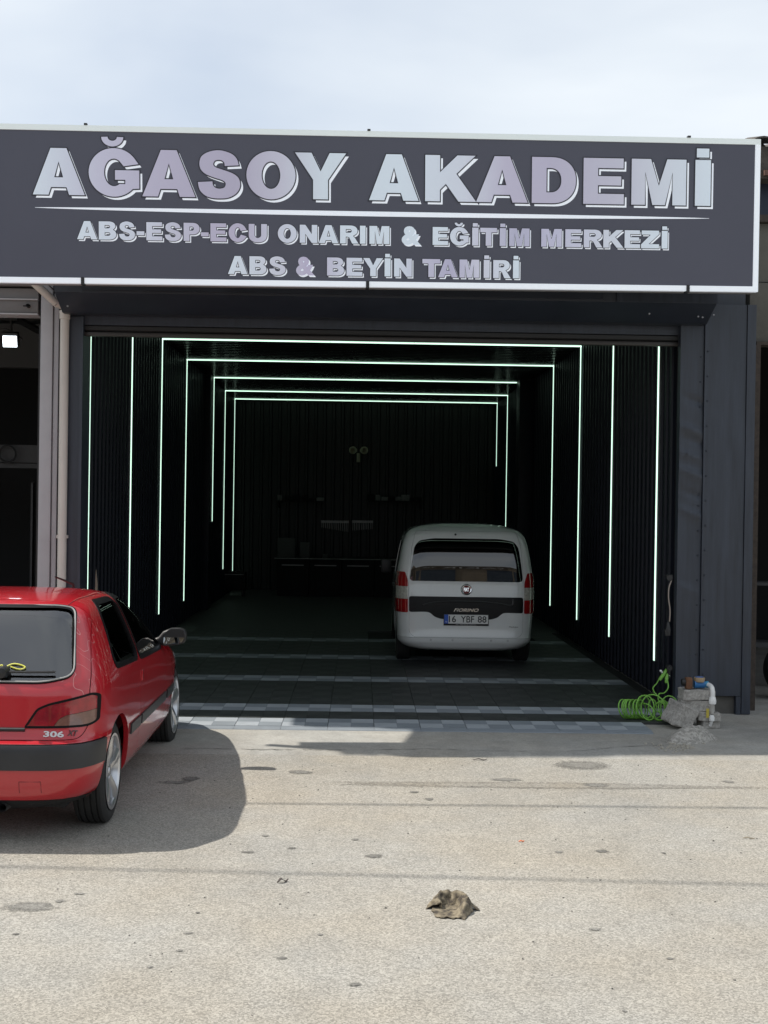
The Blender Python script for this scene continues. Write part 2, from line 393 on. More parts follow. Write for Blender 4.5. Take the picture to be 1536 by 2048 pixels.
# ribbed wall panels, each its own board: flat web with a raised rib
def slat_mesh(name, length, m):
    """runs along +z, face towards +x, pitch along y 0.2"""
    p = [(0, -0.0985), (0.004, -0.09), (0.004, 0.02), (0.022, 0.035), (0.022, 0.085), (0.004, 0.0985), (-0.028, 0.0985), (-0.028, -0.0985)]
    b = MB(); b.prism(p, 0, length, 'xy'); return b.mesh(name, m)
sm_wall = slat_mesh('wall_slat', CZ - FZ - 0.002, M_pvc)
def place(parent, me, name, loc, rz=0, rx=0, ry=0, sc=(1, 1, 1)):
    o = inst(me, name, parent, Vector(loc) - Vector((0, 12, 0)) + Vector((0, 12, 0)), (rx, ry, rz), sc); return o
y = 12.45
while y < 22.6:
    place(wl, sm_wall, 'wall_slat', (WL, y, FZ)); y += 0.2
y = 12.62
while y < 22.6:
    place(wr, sm_wall, 'wall_slat', (WR, y, FZ), pi); y += 0.2
y = 23.25
while y < 28.1:
    place(wl, sm_wall, 'wall_slat', (WL + 0.03, y, FZ)); place(wr, sm_wall, 'wall_slat', (WR - 0.10, y, FZ), pi); y += 0.2
sm_ceil = slat_mesh('ceiling_slat', WR - WL - 0.06, M_pvcg)
y = 12.6
while y < 28.1:
    o = inst(sm_ceil, 'ceiling_slat', ceil, (WL + 0.03, y, CZ), (0, 0, 0))
    o.matrix_local = Matrix.Translation((WL + 0.03, y, CZ)) @ Matrix(((0, 0, 1, 0), (0, 1, 0, 0), (-1, 0, 0, 0), (0, 0, 0, 1)))
    y += 0.2
sm_back = slat_mesh('wall_slat', CZ - FZ - 0.002, mat('dark_green_panel', (0.004, 0.008, 0.008), 0.4, spec=.3))
x = WL + 0.15
while x < WR - 0.05:
    inst(sm_back, 'wall_slat', wb, (x, YB, FZ), (0, 0, -pi / 2)); x += 0.2
# pilasters half way down the hall
for x0, x1 in ((WL - 0.02, -2.69), (2.83, WR + 0.02)):
    B('pilaster', M_pvc, x0, x1, 22.62, 23.08, FZ, CZ, bevel=0.01)
# front piers: sheet-metal cladding in separate folded sheets
B('pier', M_navy2, 3.13, 3.66, 12.02, 12.4, 0.0, 3.62)
B('pier', M_navy, at_y(138, 900, 12.06).x, at_y(163, 900, 12.06).x, 12.06, 12.4, 0.0, 3.62)
# dented cladding sheets on the right pier
def dented(name, x0, x1, Y, z0, z1, m, dents=(), nxs=18, nzs=120, amp=0.004, parent=bld, seed=0):
    rnd = random.Random(seed); v = []; f = []
    ph = [rnd.uniform(0, 6) for _ in range(6)]
    for j in range(nzs + 1):
        z = z0 + (z1 - z0) * j / nzs
        for i in range(nxs + 1):
            x = x0 + (x1 - x0) * i / nxs
            d = amp * (sin(z * 2.3 + ph[0]) * sin(x * 7 + ph[1]) + 0.5 * sin(z * 5.1 + ph[2] + x * 9))
            for (dx, dz, r, a) in dents:
                zz = (z - dz + .35 * (x - dx)) / (r * .55); wx = math.exp(-((x - dx) / .13) ** 2); d += a * .55 * wx * (math.exp(-abs(zz)) if zz < 0 else math.exp(-zz * zz * 2.5))
            v.append((x, Y - d - 12, z))
    for j in range(nzs):
        for i in range(nxs):
            a = j * (nxs + 1) + i; f.append((a, a + 1, a + nxs + 2, a + nxs + 1))
    nv = len(v); m2 = len(v)
    b = MB(); b.add(v, f)
    # folded edge back to the pier
    for (i0, s) in ((0, 1), (nxs, -1)):
        for j in range(nzs):
            a = v[j * (nxs + 1) + i0]; c = v[(j + 1) * (nxs + 1) + i0]
            b.quad(a, c, (c[0], Y + 0.10 - 12, c[2]), (a[0], Y + 0.10 - 12, a[2]))
    return b.build(name, m, parent, sm=60)
PX = lambda px, py, Y: at_y(px, py, Y)
xa, xb, xc, xd = PX(1354, 1000, 11.9).x, PX(1405, 1000, 11.9).x, PX(1488, 1000, 11.9).x, PX(1506, 1000, 11.9).x
dents = [(xb - 0.04, 2.98, 0.06, -0.05), (xb - 0.12, 2.72, 0.07, 0.05), (xb - 0.05, 2.60, 0.06, -0.05), (xb - 0.10, 2.30, 0.09, 0.06), (xb - 0.05, 2.10, 0.05, -0.05), (xb - .13, 2.48, .05, .05), (xb - .08, 1.92, .07, .05), (xb - .12, 1.2, .1, .02)]
dented('cladding_sheet', xa + 0.02, xb - 0.002, 11.93, 0.03, 3.72, M_navy, dents, seed=1)
dented('cladding_sheet', xb + 0.002, xc, 11.90, 0.20, 3.90, M_navy, [(xb + .2, 1.5, .3, .006), (xb + .15, 2.9, .25, -.005)], seed=2, amp=0.003)
dented('cladding_sheet', xc + 0.004, xd, 11.885, 0.03, 3.90, M_navy, [], seed=3, nxs=4, amp=0.002)
# low grey inspection recess at the foot of the pier, with its frame
B('plinth', mat('dim_plaster', (0.10, 0.095, 0.085), 0.8, var=0.2), xb + 0.02, xc - 0.05, 11.95, 12.0, 0.024, 0.19)
B('plinth_frame', M_navy, xc - 0.048, xc - 0.002, 11.892, 11.96, 0.024, 0.197)
B('plinth_frame', M_navy, xb + 0.004, xb + 0.05, 11.892, 11.96, 0.024, 0.197)
# rivets
rv = MB().lathe([(-0.004, 0.0), (-0.004, 0.006), (0.0, 0.009)], 8, 'y').mesh('rivet', M_navy2)
for zz in np.arange(0.35, 3.6, 0.235):
    inst(rv, 'rivet', bld, (xb - 0.03, 11.926 - 12, zz)); inst(rv, 'rivet', bld, (xb + 0.03, 11.893 - 12, zz + 0.05))

# roller shutter: housing, guides, the slats that still show, bottom bar
sh = thing('roller_shutter', 'black roller shutter rolled up in a navy housing over the workshop opening', 'shutter', (0, 11.9, 3.5))
OFF = Vector((0, -11.9, -3.5))
def S_(name, mb, m, parent=sh, **k):
    mb.v = [tuple(Vector(v) + OFF) for v in mb.v]; return mb.build(name, m, parent, **k)
hx0, hx1 = PX(108, 600, 11.5).x, PX(1434, 600, 11.5).x
S_('housing', MB().prism([(11.5, 3.84), (11.5, 4.45), (12.0, 4.45), (12.0, 3.70), (11.82, 3.70)], hx0, hx1, 'yz'), M_navy2, bevel=0.008)
S_('housing_strip', MB().box(hx0 + 0.25, hx1 - 1.05, 11.475, 11.497, 3.86, 3.93), M_navy2)
S_('corner_plate', MB().prism([(11.487, 3.842), (11.487, 3.98), (11.497, 3.98), (11.497, 3.842)], hx1 - 0.92, hx1 + 0.003, 'yz'), M_navy)
for k in range(4):
    z0 = 3.555 + k * 0.077
    S_('shutter_slat', MB().prism([(12.045, z0), (12.03, z0 + 0.02), (12.03, z0 + 0.055), (12.045, z0 + 0.0745), (12.06, z0 + 0.0745), (12.06, z0)], WL + 0.1, WR + 0.02, 'yz'), M_black)
S_('bottom_bar', MB().box(WL + 0.1, WR + 0.02, 12.015, 12.075, 3.515, 3.553), mat('bar_brown', (0.03, 0.026, 0.024), 0.4), bevel=0.006)
jl, jr = PX(168, 1000, 12.1).x, PX(1366, 1000, 12.1).x
for (x0, x1) in ((jl - 0.16, jl), (jr, jr + 0.12)):
    gd = MB(); gd.box(x0, x1, 11.99, 12.018, 0.03, 3.69); gd.box(x0, x0 + 0.03, 11.965, 11.989, 0.03, 3.69); gd.box(x1 - 0.03, x1, 11.965, 11.989, 0.03, 3.69)
    S_('guide_rail', gd, M_navy)
for px, py in ((1298, 628), (1404, 629), (1401, 637), (1423, 632), (136, 613)):
    p = PX(px, py, 11.5 if py < 630 else 11.7); S_('screw', MB().lathe([(-0.006, 0.0), (-0.006, 0.008), (0.0, 0.01)], 8, 'y', (p.x, 11.487 if px < 1300 else 11.63, p.z)), M_steel)

# ---------------------------------------------------------- LED light frames along the hall
led_y = [13.03, 15.4, 17.7, 20.2, 23.0, 25.65, 27.6]
led_words = ['nearest the entrance', 'second from the entrance', 'third from the entrance', 'fourth from the entrance, at the van', 'around the pilasters', 'just before the rear wall', 'closest to the rear wall']
for k, Y in enumerate(led_y):
    xl = (WL if k < 4 else (-2.69 if k == 4 else WL + 0.03)) + 0.024
    xr = (WR if k < 4 else (2.83 if k == 4 else WR - 0.10)) - 0.024
    if k == 4: xl -= 0.022; xr += 0.022
    t = thing('led_light_frame', 'glowing white-green LED strip frame on the hall walls, ' + led_words[k], 'led light', (0, Y, 0.4), group='LED frames lining the hall')
    zb_l, zb_r = 0.39, 0.39
    if k == 4: zb_l, zb_r = 1.62, 4.20
    if k == 5: zb_l = 0.62
    if k == 6: zb_l, zb_r = 0.30, 2.85
    def strip(name, pts0, pts1, nseg):
        a = Vector(pts0); c = Vector(pts1)
        for i in range(nseg):
            p = a.lerp(c, i / nseg); q = a.lerp(c, (i + 1) / nseg); d = (q - p).normalized() * 0.0025
            b = MB(); p = p + d; q = q - d
            lo = Vector((min(p.x, q.x), min(p.y, q.y), min(p.z, q.z))); hi = Vector((max(p.x, q.x), max(p.y, q.y), max(p.z, q.z)))
            b.box(lo.x, hi.x, lo.y, hi.y, lo.z, hi.z)
            b.v = [tuple(Vector(v) - Vector((0, Y, 0.4))) for v in b.v]
            b.build('led_strip', M_led, t)
    hw = 0.024
    def upright(x, s, zb):
        n = max(1, round((CZ - 0.03 - zb) / 1.25)); zs = np.linspace(CZ - 0.03, zb, n + 1)
        for i in range(n):
            b = MB(); b.box(min(x, x + s * 0.014), max(x, x + s * 0.014), -hw, hw, zs[i + 1] - 0.4 + 0.002, zs[i] - 0.4 - 0.002); b.build('led_strip', M_led, t)
        b = MB(); b.box(min(x - s * .001, x + s * 0.010), max(x - s * .001, x + s * 0.010), hw + 0.001, hw + 0.016, zb - 0.4, CZ - 0.43)
        b.box(min(x - s * .001, x + s * 0.010), max(x - s * .001, x + s * 0.010), -hw - 0.016, -hw - 0.001, zb - 0.4, CZ - 0.43)
        b.build('led_channel', M_alu if False else M_steel, t)
    upright(xl, 1, zb_l)
    if zb_r < 4.1: upright(xr, -1, zb_r)
    xs = np.linspace(xl + 0.005, xr - 0.005, 6)
    for i in range(5):
        b = MB(); b.box(xs[i] + 0.002, xs[i + 1] - 0.002, -hw, hw, CZ - 0.024 - 0.014 - 0.4, CZ - 0.024 - 0.4); b.build('led_strip', M_led, t)

# ---------------------------------------------------------- floor mats
M_tl = mat('pale_grey_tile', (0.33, 0.36, 0.39), 0.55, var=0.10, vscale=5, bump=0.25, bscale=220)
M_tm = mat('mid_grey_tile', (0.20, 0.225, 0.25), 0.55, var=0.10, vscale=5, bump=0.25, bscale=220)
M_td = mat('charcoal_tile', (0.044, 0.047, 0.047), 0.5, var=0.3, vscale=5, bump=0.25, bscale=220)
M_td2 = mat('black_tile', (0.030, 0.033, 0.033), 0.5, var=0.3, vscale=5, bump=0.25, bscale=220)
def tile_mesh(name, ma, mb_):
    b = MB(); h = 0.021; s = 0.1985; g_ = 0.0
    b.box(-s, s, -s, s, 0, h - 0.004, 2)
    for i in range(2):
        for j in range(2):
            x0 = -s + i * s; y0 = -s + j * s
            b.box(x0 + 0.001, x0 + s - 0.001, y0 + 0.001, y0 + s - 0.001, h - 0.0035, h, (i + j) % 2)
    return b.mesh(name, [ma, mb_, M_td2])
t_light = tile_mesh('floor_tile', M_tl, M_tm); t_dark = tile_mesh('floor_tile', M_td, M_td2)
hall_floor = struct(box('floor', M_dark, WL, WR, 12.4, YB, 0.0243, 0.0246))
hall_floor.name = 'floor'
rows_light = {0, 2, 7, 12, 17}
XT0 = -2.65; YT0 = 10.88
for r in range(21):
    for c in range(14):
        if r == 0 and c == 13: continue
        yy = YT0 + 0.2 + r * 0.4; xx = XT0 + 0.2 + c * 0.4
        if r > 17 and xx > 0.2 and xx < 2.4: continue
        o = inst(t_light if r in rows_light else t_dark, 'floor_tile', hall_floor, (xx, yy, FZ - 0.021 + random.uniform(0, 0.0012)), (0, 0, pi / 2 * random.choice((0, 2)) + random.gauss(0, 0.0012)))
o = box('floor_mat', M_td, WL + 0.03, WR - 0.03, YT0 + 21 * 0.4 + 0.003, YB, 0.0248, FZ - 0.002, hall_floor)
rb = MB()
for c in range(13):
    x0 = XT0 + c * 0.4 + 0.001
    o = MB().prism([(YT0 - 0.075, 0.0242), (YT0 - 0.07, 0.030), (YT0 - 0.003, FZ - 0.001), (YT0 - 0.003, 0.0242)], x0, x0 + 0.398, 'yz').build('edge_ramp', M_tm, hall_floor)

# ================================================================== LEFT NEIGHBOUR
ln = thing('neighbour_workshop', 'pale grey workshop front left of the sign with a dark open bay', 'building', (-4, 12, 0))
LO = Vector((4, -12, 0))
def LB(name, m, x0, x1, y0, y1, z0, z1, bevel=0.0, parent=ln):
    b = MB().box(x0, x1, y0, y1, z0, z1); b.v = [tuple(Vector(v) + LO) for v in b.v]; return b.build(name, m, parent, bevel=bevel)
pA, pB_, pC, pD = PX(79, 900, 12).x, PX(103, 900, 12).x, PX(117, 900, 12.05).x, PX(136, 900, 12).x
LB('column', M_greywall, pA, pB_, 11.98, 12.3, 0.0, 4.12, 0.006)
LB('column_return', M_greywall, pB_ + 0.008, pC, 12.0, 12.3, 0.0, 4.12, 0.004)
LB('wall', M_greymetal, pC + .002, at_y(137, 900, 12.1).x, 12.10, 12.3, 0.0, 4.12)
LB('column_gasket', M_black, pA - 0.02, pA - 0.001, 12.0, 12.3, 0.0, 3.6)
zt = lambda py, Y=12.0: PX(40, py, Y).z
LB('fascia', M_greymetal, -7.5, pA - 0.03, 12.0, 12.2, zt(597), zt(577))
LB('fascia', M_greymetal, -7.5, pA - .03, 11.94, 12.2, zt(573), 4.15)
LB('shutter_box', M_greymetal, -7.5, pA - 0.03, 11.99, 12.2, zt(626), zt(599), 0.006)
LB('shutter_lip', M_greywall, -7.5, pA - 0.03, 11.97, 12.2, zt(630), zt(627))
LB('shutter_lip', M_greywall, -7.5, pA - 0.03, 11.972, 12.2, zt(600.5), zt(598))
p = PX(57, 612, 11.99)
b = MB().lathe([(-0.05, 0.012), (-0.03, 0.016), (0, 0.02)], 10, 'y', (p.x + 4, -0.01, p.z)); b.box(p.x + 3.96, p.x + 4.0, -0.055, -0.045, p.z - 0.012, p.z); b.build('handle', M_dark, ln)
LB('roof', M_greymetal, -9, WL - 0.27, 12.0, 22, 4.16, 4.22)
LB('rear_wall', M_dark, -9, WL - 0.27, 18, 18.2, 0, 4.1)
LB('side_wall', M_dark, -9, -8.8, 12.3, 18, 0, 4.1)
LB('wall_panel', mat('dim_grey_wall', (0.06, 0.06, 0.062), 0.8), -8, WL - 0.27, 15.5, 15.6, PX(40, 735, 15.5).z, 4.1)
LB('rail_board', M_darkgrey, -8, PX(75, 900, 15).x, 15.0, 15.06, PX(40, 925, 15).z, PX(40, 890, 15).z)
LB('rail_board', M_darkgrey, -8, PX(75, 940, 15).x, 15.0, 15.06, PX(40, 936, 15).z, PX(40, 927, 15).z)
LB('door_frame', M_darkgrey, PX(66, 1000, 15).x, PX(70, 1000, 15).x, 14.9, 15.0, 0.03, PX(40, 965, 15).z)
p = PX(13, 908, 14.9)
wh = MB(); wh.tube([(p.x + 0.095 * cos(a), 14.93, p.z + 0.095 * sin(a)) for a in np.linspace(0, 2 * pi, 28, endpoint=False)], 0.014, 8, True)
tag(wh.build('black_ring', M_black, None, 40), 'thick black rubber ring hanging on a grey board, left bay', 'ring')
# floodlight
p = PX(20, 682, 13.6)
fl = thing('floodlight', 'lit square white floodlight on a black bracket in the left bay', 'floodlight', (p.x, 13.6, p.z))
b = MB(); b.obox((0, 0.03, 0.02), (0.085, 0, 0), (0, 0.03, 0.012), (0, -0.02, 0.075)); b.build('housing', M_black, fl, bevel=0.006)
b = MB(); b.obox((0, -0.007, -0.006), (0.072, 0, 0), (0, 0.004, 0.0015), (0, -0.014, 0.055)); b.build('lamp_glass', mat('flood_lamp', (0.9, 0.95, 1), 0.3, emit=(0.85, 0.93, 1.0), estr=6.0), fl)
b = MB(); b.box(-0.01, 0.01, 0.02, 0.05, 0.08, 0.28); b.box(-0.09, 0.07, 0.0, 0.06, 0.22, 0.30); b.tube([(-0.16, 0.03, 0.12), (-0.05, 0.03, 0.13), (0.08, 0.03, 0.07), (0.12, 0.03, 0.02)], 0.009); b.box(-0.06, 0.06, 0.0, 5.0 - 3.05, 0.26, 0.29)
b.build('bracket', M_black, fl)
# drain pipe on the corner
dp = thing('drainpipe', 'cream plastic drainpipe running down beside the navy door frame', 'pipe', (PX(127, 900, 11.95).x, 11.95, 0.024))
PO = -Vector((PX(127, 900, 11.95).x, 11.95, 0.024))
r_ = 0.042
q0 = PX(126, 900, 11.95)
pts = [(q0.x + 0.005, 11.95, 0.03), (q0.x, 11.95, PX(126, 628, 11.95).z)]
def DP(name, mb, **k): mb.v = [tuple(Vector(v) + PO) for v in mb.v]; return mb.build(name, M_pipe, dp, sm=50, **k)
DP('pipe', MB().tube(pts, r_, 16))
zc = PX(126, 628, 11.95).z
DP('collar', MB().lathe([(-0.05, r_ + .001), (-0.045, r_ + 0.008), (0.0, r_ + 0.008), (0.012, r_ + .012), (0.03, r_ + 0.010), (0.035, r_ - .005)], 16, 'z', (q0.x, 11.95, zc)))
e0 = Vector((q0.x, 11.95, zc + 0.02)); e1 = PX(112, 606, 11.9); e2 = PX(62, 560, 11.75); e3 = PX(30, 530, 11.7)
DP('elbow', MB().tube([e0, e0 + Vector((0, 0, 0.05)), e1], [r_, r_, r_ * .95], 14))
DP('sloping_pipe', MB().tube([e1, e2, e3], r_ * 0.9, 14))
DP('pipe_bracket', MB().box(q0.x - r_ - .01, q0.x + r_ + .01, 11.95, 12.1, 1.6, 1.63))
# cables beside the sloping pipe
cb = MB()
for d in (0.05, 0.075, 0.10):
    cb.tube([e1 + Vector((d * 1.4, 0.05, 0.03)), e2 + Vector((d * 1.6, 0.08, d * 0.6)), e3 + Vector((d * 1.2, .08, d * .7))], 0.006, 6)
tag(cb.build('cable_bundle', M_black), 'three thin black cables running beside the sloping cream pipe', 'cable')

# ================================================================== RIGHT NEIGHBOUR
rn = thing('neighbour_garage', 'weathered grey garage with tiled roof edge right of the navy pier', 'building', (5, 12.2, 0))
RO = Vector((-5, -12.2, 0))
def RB(name, m, x0, x1, y0, y1, z0, z1, bevel=0.0):
    b = MB().box(x0, x1, y0, y1, z0, z1); b.v = [tuple(Vector(v) + RO) for v in b.v]; return b.build(name, m, rn, bevel=bevel)
M_lint = mat('weathered_render', (0.125, 0.12, 0.105), 0.85, var=0.2, vscale=3, bump=0.4, bscale=20)
M_rust = mat('rusty_edge', (0.055, 0.042, 0.034), 0.8, var=0.4, vscale=18)
rx = PX(1511, 900, 12.2).x
zr = lambda py: PX(1520, py, 12.2).z
RB('lintel', M_lint, rx - 0.08, 9.0, 12.2, 12.6, zr(684), zr(565), 0.01)
RB('lintel_edge', M_rust, rx - 0.02, 9.0, 12.15, 12.3, zr(691), zr(684.5))
RB('upper_wall', M_lint, rx - 0.08, 9.0, 12.25, 12.6, zr(562), zr(445))
RB('ledge', M_rust, rx - 0.08, 9.0, 12.18, 12.6, zr(444), zr(430))
RB('panel', mat('deep_blue_panel', (0.012, 0.018, 0.04), 0.5, var=0.2), rx - 0.08, 9.0, 12.3, 12.6, zr(429), zr(350))
RB('post', M_rust, rx - 0.03, rx + 0.02, 12.15, 12.3, 0.024, zr(691))
RB('rear_wall', M_dark, WR + 0.3, 9, 18, 18.2, 0, 5); RB('side_wall', M_dark, 8.9, 9.1, 12.6, 18, 0, 5)
RB('roof_deck', M_dark, rx - 0.08, 9.1, 12.5, 18.2, 4.95, 5.05)
RB('shelf_board', M_darkgrey, rx + 0.05, 6.5, 13.6, 13.9, PX(1520, 1171, 13.6).z, PX(1520, 1165, 13.6).z)
RB('shelf_board', M_darkgrey, rx + 0.05, 6.5, 13.6, 13.9, PX(1520, 1295, 13.6).z, PX(1520, 1285, 13.6).z)
RB('shelf_post', M_darkgrey, 4.6, 4.66, 13.62, 13.88, .03, PX(1520, 1160, 13.6).z); RB('shelf_post', M_darkgrey, 6.4, 6.46, 13.62, 13.88, .03, PX(1520, 1160, 13.6).z)
# roof tiles: curved clay courses
M_tile = mat('clay_tile', (0.16, 0.085, 0.065), 0.8, var=0.5, vscale=9, bump=0.4, bscale=40)
M_tiled = mat('mossy_tile', (0.07, 0.062, 0.055), 0.85, var=0.4, vscale=9, bump=0.4, bscale=40)
def rooftile():
    b = MB(); n = 8
    for j, (yy, zz, s) in enumerate(((0, 0, 1.0), (0.36, 0.10, 0.86))):
        for i in range(n + 1):
            a = pi * i / n; b.v.append((-cos(a) * 0.115 * s, yy, zz + sin(a) * 0.075 * s))
        for i in range(n + 1):
            a = pi * i / n; b.v.append((-cos(a) * 0.098 * s, yy, zz + sin(a) * 0.058 * s))
    m_ = n + 1
    for i in range(n):
        b.f += [(i, i + 1, 2 * m_ + i + 1, 2 * m_ + i), (m_ + i + 1, m_ + i, 3 * m_ + i, 3 * m_ + i + 1), (i + 1, i, m_ + i, m_ + i + 1), (2 * m_ + i, 2 * m_ + i + 1, 3 * m_ + i + 1, 3 * m_ + i)]
    b.mi = [0] * len(b.f); return b
tm = [rooftile().mesh('roof_tile', M_tile, 50), rooftile().mesh('roof_tile', M_tiled, 50)]
for r in range(5):
    for c in range(14):
        px_ = rx - 0.02 + c * 0.235; yy = 12.02 + r * 0.3
        inst(tm[0 if (r * 3 + c * 5) % 7 == 4 else 1], 'roof_tile', rn, (px_ - 5, yy - 12.2, zr(296) + r * 0.022 + random.uniform(-.01, .01)), (random.uniform(-.03, .03), random.uniform(-.04, .04), random.uniform(-.04, .04)))
b = MB().prism([(12.08, zr(362)), (12.08, zr(300)), (13.6, zr(300) + .12), (13.6, zr(362))], rx - .08, 9.0, 'yz'); b.v = [tuple(Vector(v) + RO) for v in b.v]; b.build('roof_underlay', M_tiled, rn)
RB('eaves_board', M_rust, rx - 0.1, 9.0, 12.03, 12.075, zr(366), zr(348))
for k in range(9): RB('broken_tile', M_tile, rx - .02 + k * .24, rx + .13 + k * .24, 12.0, 12.028, zr(361), zr(351 + (k % 3) * 2)); RB('broken_tile', M_tile, rx + .06 + k * .24, rx + .19 + k * .24, 12.0, 12.06, zr(310), zr(300 + (k % 2) * 3))
# spare tyre standing in the right bay
p = PX(1549, 1363, 12.9)
tyre = MB().lathe([(-0.09, 0.20), (-0.10, 0.25), (-0.095, 0.29), (-0.07, 0.31), (0.07, 0.31), (0.095, 0.29), (0.10, 0.25), (0.09, 0.20), (0.06, 0.19), (-0.06, 0.19)], 40, 'y', (0, 0, 0), closed=True)
o = tyre.build('spare_tyre', M_rubber, None, 40, loc=(PX(1530, 1363, 12.9).x + 0.31, 12.9, 0.334)); tag(o, 'black tyre standing upright inside the right-hand bay', 'tyre')

# ================================================================== SIGN
# glyph outlines, cap height 1, drawn for a given width w; each returns a list of closed contours (outer first, then holes)
def arc(cx, cy, rx, ry, a0, a1, n=18, e=2.0):
    out = []
    for i in range(n + 1):
        a = radians(a0 + (a1 - a0) * i / n); c, s = cos(a), sin(a)
        out.append((cx + rx * math.copysign(abs(c) ** (2 / e), c), cy + ry * math.copysign(abs(s) ** (2 / e), s)))
    return out
def stroke(P, per=8):
    """variable-width stroke: (x, y, width)"""
    Q = crom(P, per); l = []; r = []
    for i, q in enumerate(Q):
        a = Q[max(i - 1, 0)]; b = Q[min(i + 1, len(Q) - 1)]; t = np.array([b[0] - a[0], b[1] - a[1]]); t /= np.linalg.norm(t)
        n = np.array([-t[1], t[0]]); l.append((q[0] + n[0] * q[2] / 2, q[1] + n[1] * q[2] / 2)); r.append((q[0] - n[0] * q[2] / 2, q[1] - n[1] * q[2] / 2))
    return l + r[::-1]
ST = 0.325
def glyph(ch, w):
    if ch == 'A':
        t = 0.17; c = w / 2; s = 0.335
        return [[(0, 0), (s, 0), (s + 0.055, 0.165), (w - s - 0.055, 0.165), (w - s, 0), (w, 0), (c + t, 1), (c - t, 1)],
                [(c - 0.095, 0.375), (c, 0.715), (c + 0.095, 0.375)]]
    if ch in 'I': return [[(0, 0), (w, 0), (w, 1), (0, 1)]]
    if ch == '-': return [[(0, 0.27), (w, 0.27), (w, 0.49), (0, 0.49)]]
    if ch == 'E':
        s = min(ST, w * .4)
        return [[(0, 0), (w, 0), (w, .225), (s, .225), (s, .41), (w * .93, .41), (w * .93, .61), (s, .61), (s, .785), (w * .985, .785), (w * .985, 1), (0, 1)]]
    if ch == 'T':
        s = ST / 2; c = w / 2
        return [[(c - s, 0), (c + s, 0), (c + s, .75), (w, .75), (w, 1), (0, 1), (0, .75), (c - s, .75)]]
    if ch == 'Z': return [[(0, 0), (w, 0), (w, .24), (.42 * w, .24), (w * .99, .79), (w * .99, 1), (.03, 1), (.03, .77), (w * .53, .77), (0, .22)]]
    if ch == 'N':
        s = ST * .95
        return [[(0, 0), (s, 0), (s, .50), (w - s, 0), (w, 0), (w, 1), (w - s, 1), (w - s, .49), (s, 1), (0, 1)]]
    if ch == 'M':
        s = .315; c = w / 2
        return [[(0, 0), (s - .01, 0), (s - .01, .72), (c - .14, 0), (c + .14, 0), (w - s + .01, .72), (w - s + .01, 0), (w, 0), (w, 1), (w - .43, 1), (c, .42), (.43, 1), (0, 1)]]
    if ch == 'K':
        s = ST
        return [[(0, 0), (s, 0), (s, .25), (s + .13, .38), (w - .39, 0), (w, 0), (s + .36, .60), (w - .02, 1), (w - .42, 1), (s, .63), (s, 1), (0, 1)]]
    if ch == 'Y':
        s = ST / 2; c = w / 2
        return [[(c - s, 0), (c + s, 0), (c + s, .42), (w, 1), (w - .36, 1), (c, .60), (.36, 1), (0, 1), (c - s, .42)]]
    if ch == 'U':
        s = ST; o = arc(w / 2, .40, w / 2, .415, 180, 360, 24, 2.3); i = arc(w / 2, .40, w / 2 - s, .175, 360, 180, 18, 2.0)
        return [[(0, 1)] + o + [(w, 1), (w - s, 1)] + i + [(s, 1)]]
    if ch == 'O':
        return [arc(w / 2, .5, w / 2, .52, 0, 360, 48)[:-1], arc(w / 2, .5, w / 2 - .33, .295, 360, 0, 36)[:-1]]
    if ch == 'C':
        o = arc(w / 2 + .01, .5, w / 2, .52, 34, 326, 44); i = arc(w / 2 + .01, .5, w / 2 - .34, .295, 318, 42, 34)
        return [[(w, .665)] + o[1:-1] + [(w, .30), (w - .32, .40)] + i[2:-2] + [(w - .33, .60)]]
    if ch == 'G':
        o = arc(w / 2, .5, w / 2, .52, 30, 318, 44); i = arc(w / 2, .5, w / 2 - .33, .295, 312, 44, 34)
        return [[(w * .985, .685)] + o[1:] + [(w, .16), (w, .55), (w * .52, .55), (w * .52, .345), (w - .30, .345), (w - .30, .255)] + i[1:-1] + [(w - .335, .635)]]
    if ch == 'S':
        k = w / .92
        A_ = crom([(.885, .70), (.84, .84), (.72, .95), (.48, 1.015), (.25, .98), (.09, .88), (.045, .73), (.075, .60), (.18, .50), (.37, .425), (.52, .38), (.59, .335), (.605, .28), (.57, .215), (.47, .19), (.385, .21), (.335, .265), (.32, .345)], 4)
        B_ = crom([(.01, .325), (.05, .16), (.16, .045), (.30, -.008), (.47, -.02), (.66, .0), (.82, .085), (.905, .215), (.91, .34), (.86, .45), (.73, .535), (.52, .605), (.40, .645), (.345, .69), (.345, .745), (.385, .795), (.46, .81), (.53, .795), (.575, .75), (.585, .68)], 4)
        return [[(p_[0] * k, p_[1]) for p_ in A_ + B_]]
    if ch == 'D':
        s = ST; h = .235
        return [[(0, 0), (.45 * w, 0)] + arc(.45 * w, .5, .55 * w, .5, -90, 90, 24, 2.2) + [(.45 * w, 1), (0, 1)],
                [(s, h), (s, 1 - h)] + arc(.42 * w, .5, w - s - .42 * w, .5 - h, 90, -90, 18, 2.2)]
    if ch == 'P':
        s = ST
        return [[(0, 0), (s, 0), (s, .36)] + arc(.56 * w, .68, .44 * w, .32, -90, 90, 20, 2.2) + [(0, 1)],
                [(s, .57), (s, .79)] + arc(.52 * w, .68, .12 * w, .11, 90, -90, 10)]
    if ch == 'R':
        s = ST
        return [[(0, 0), (s, 0), (s, .38), (.40 * w, .38), (.50 * w, .33), (w - .36, 0), (w, 0), (.80 * w, .32), (.70 * w, .425)] + arc(.56 * w, .715, .38 * w, .285, -62, 90, 18, 2.2) + [(0, 1)],
                [(s, .60), (s, .80)] + arc(.52 * w, .70, .11 * w, .10, 90, -90, 10)]
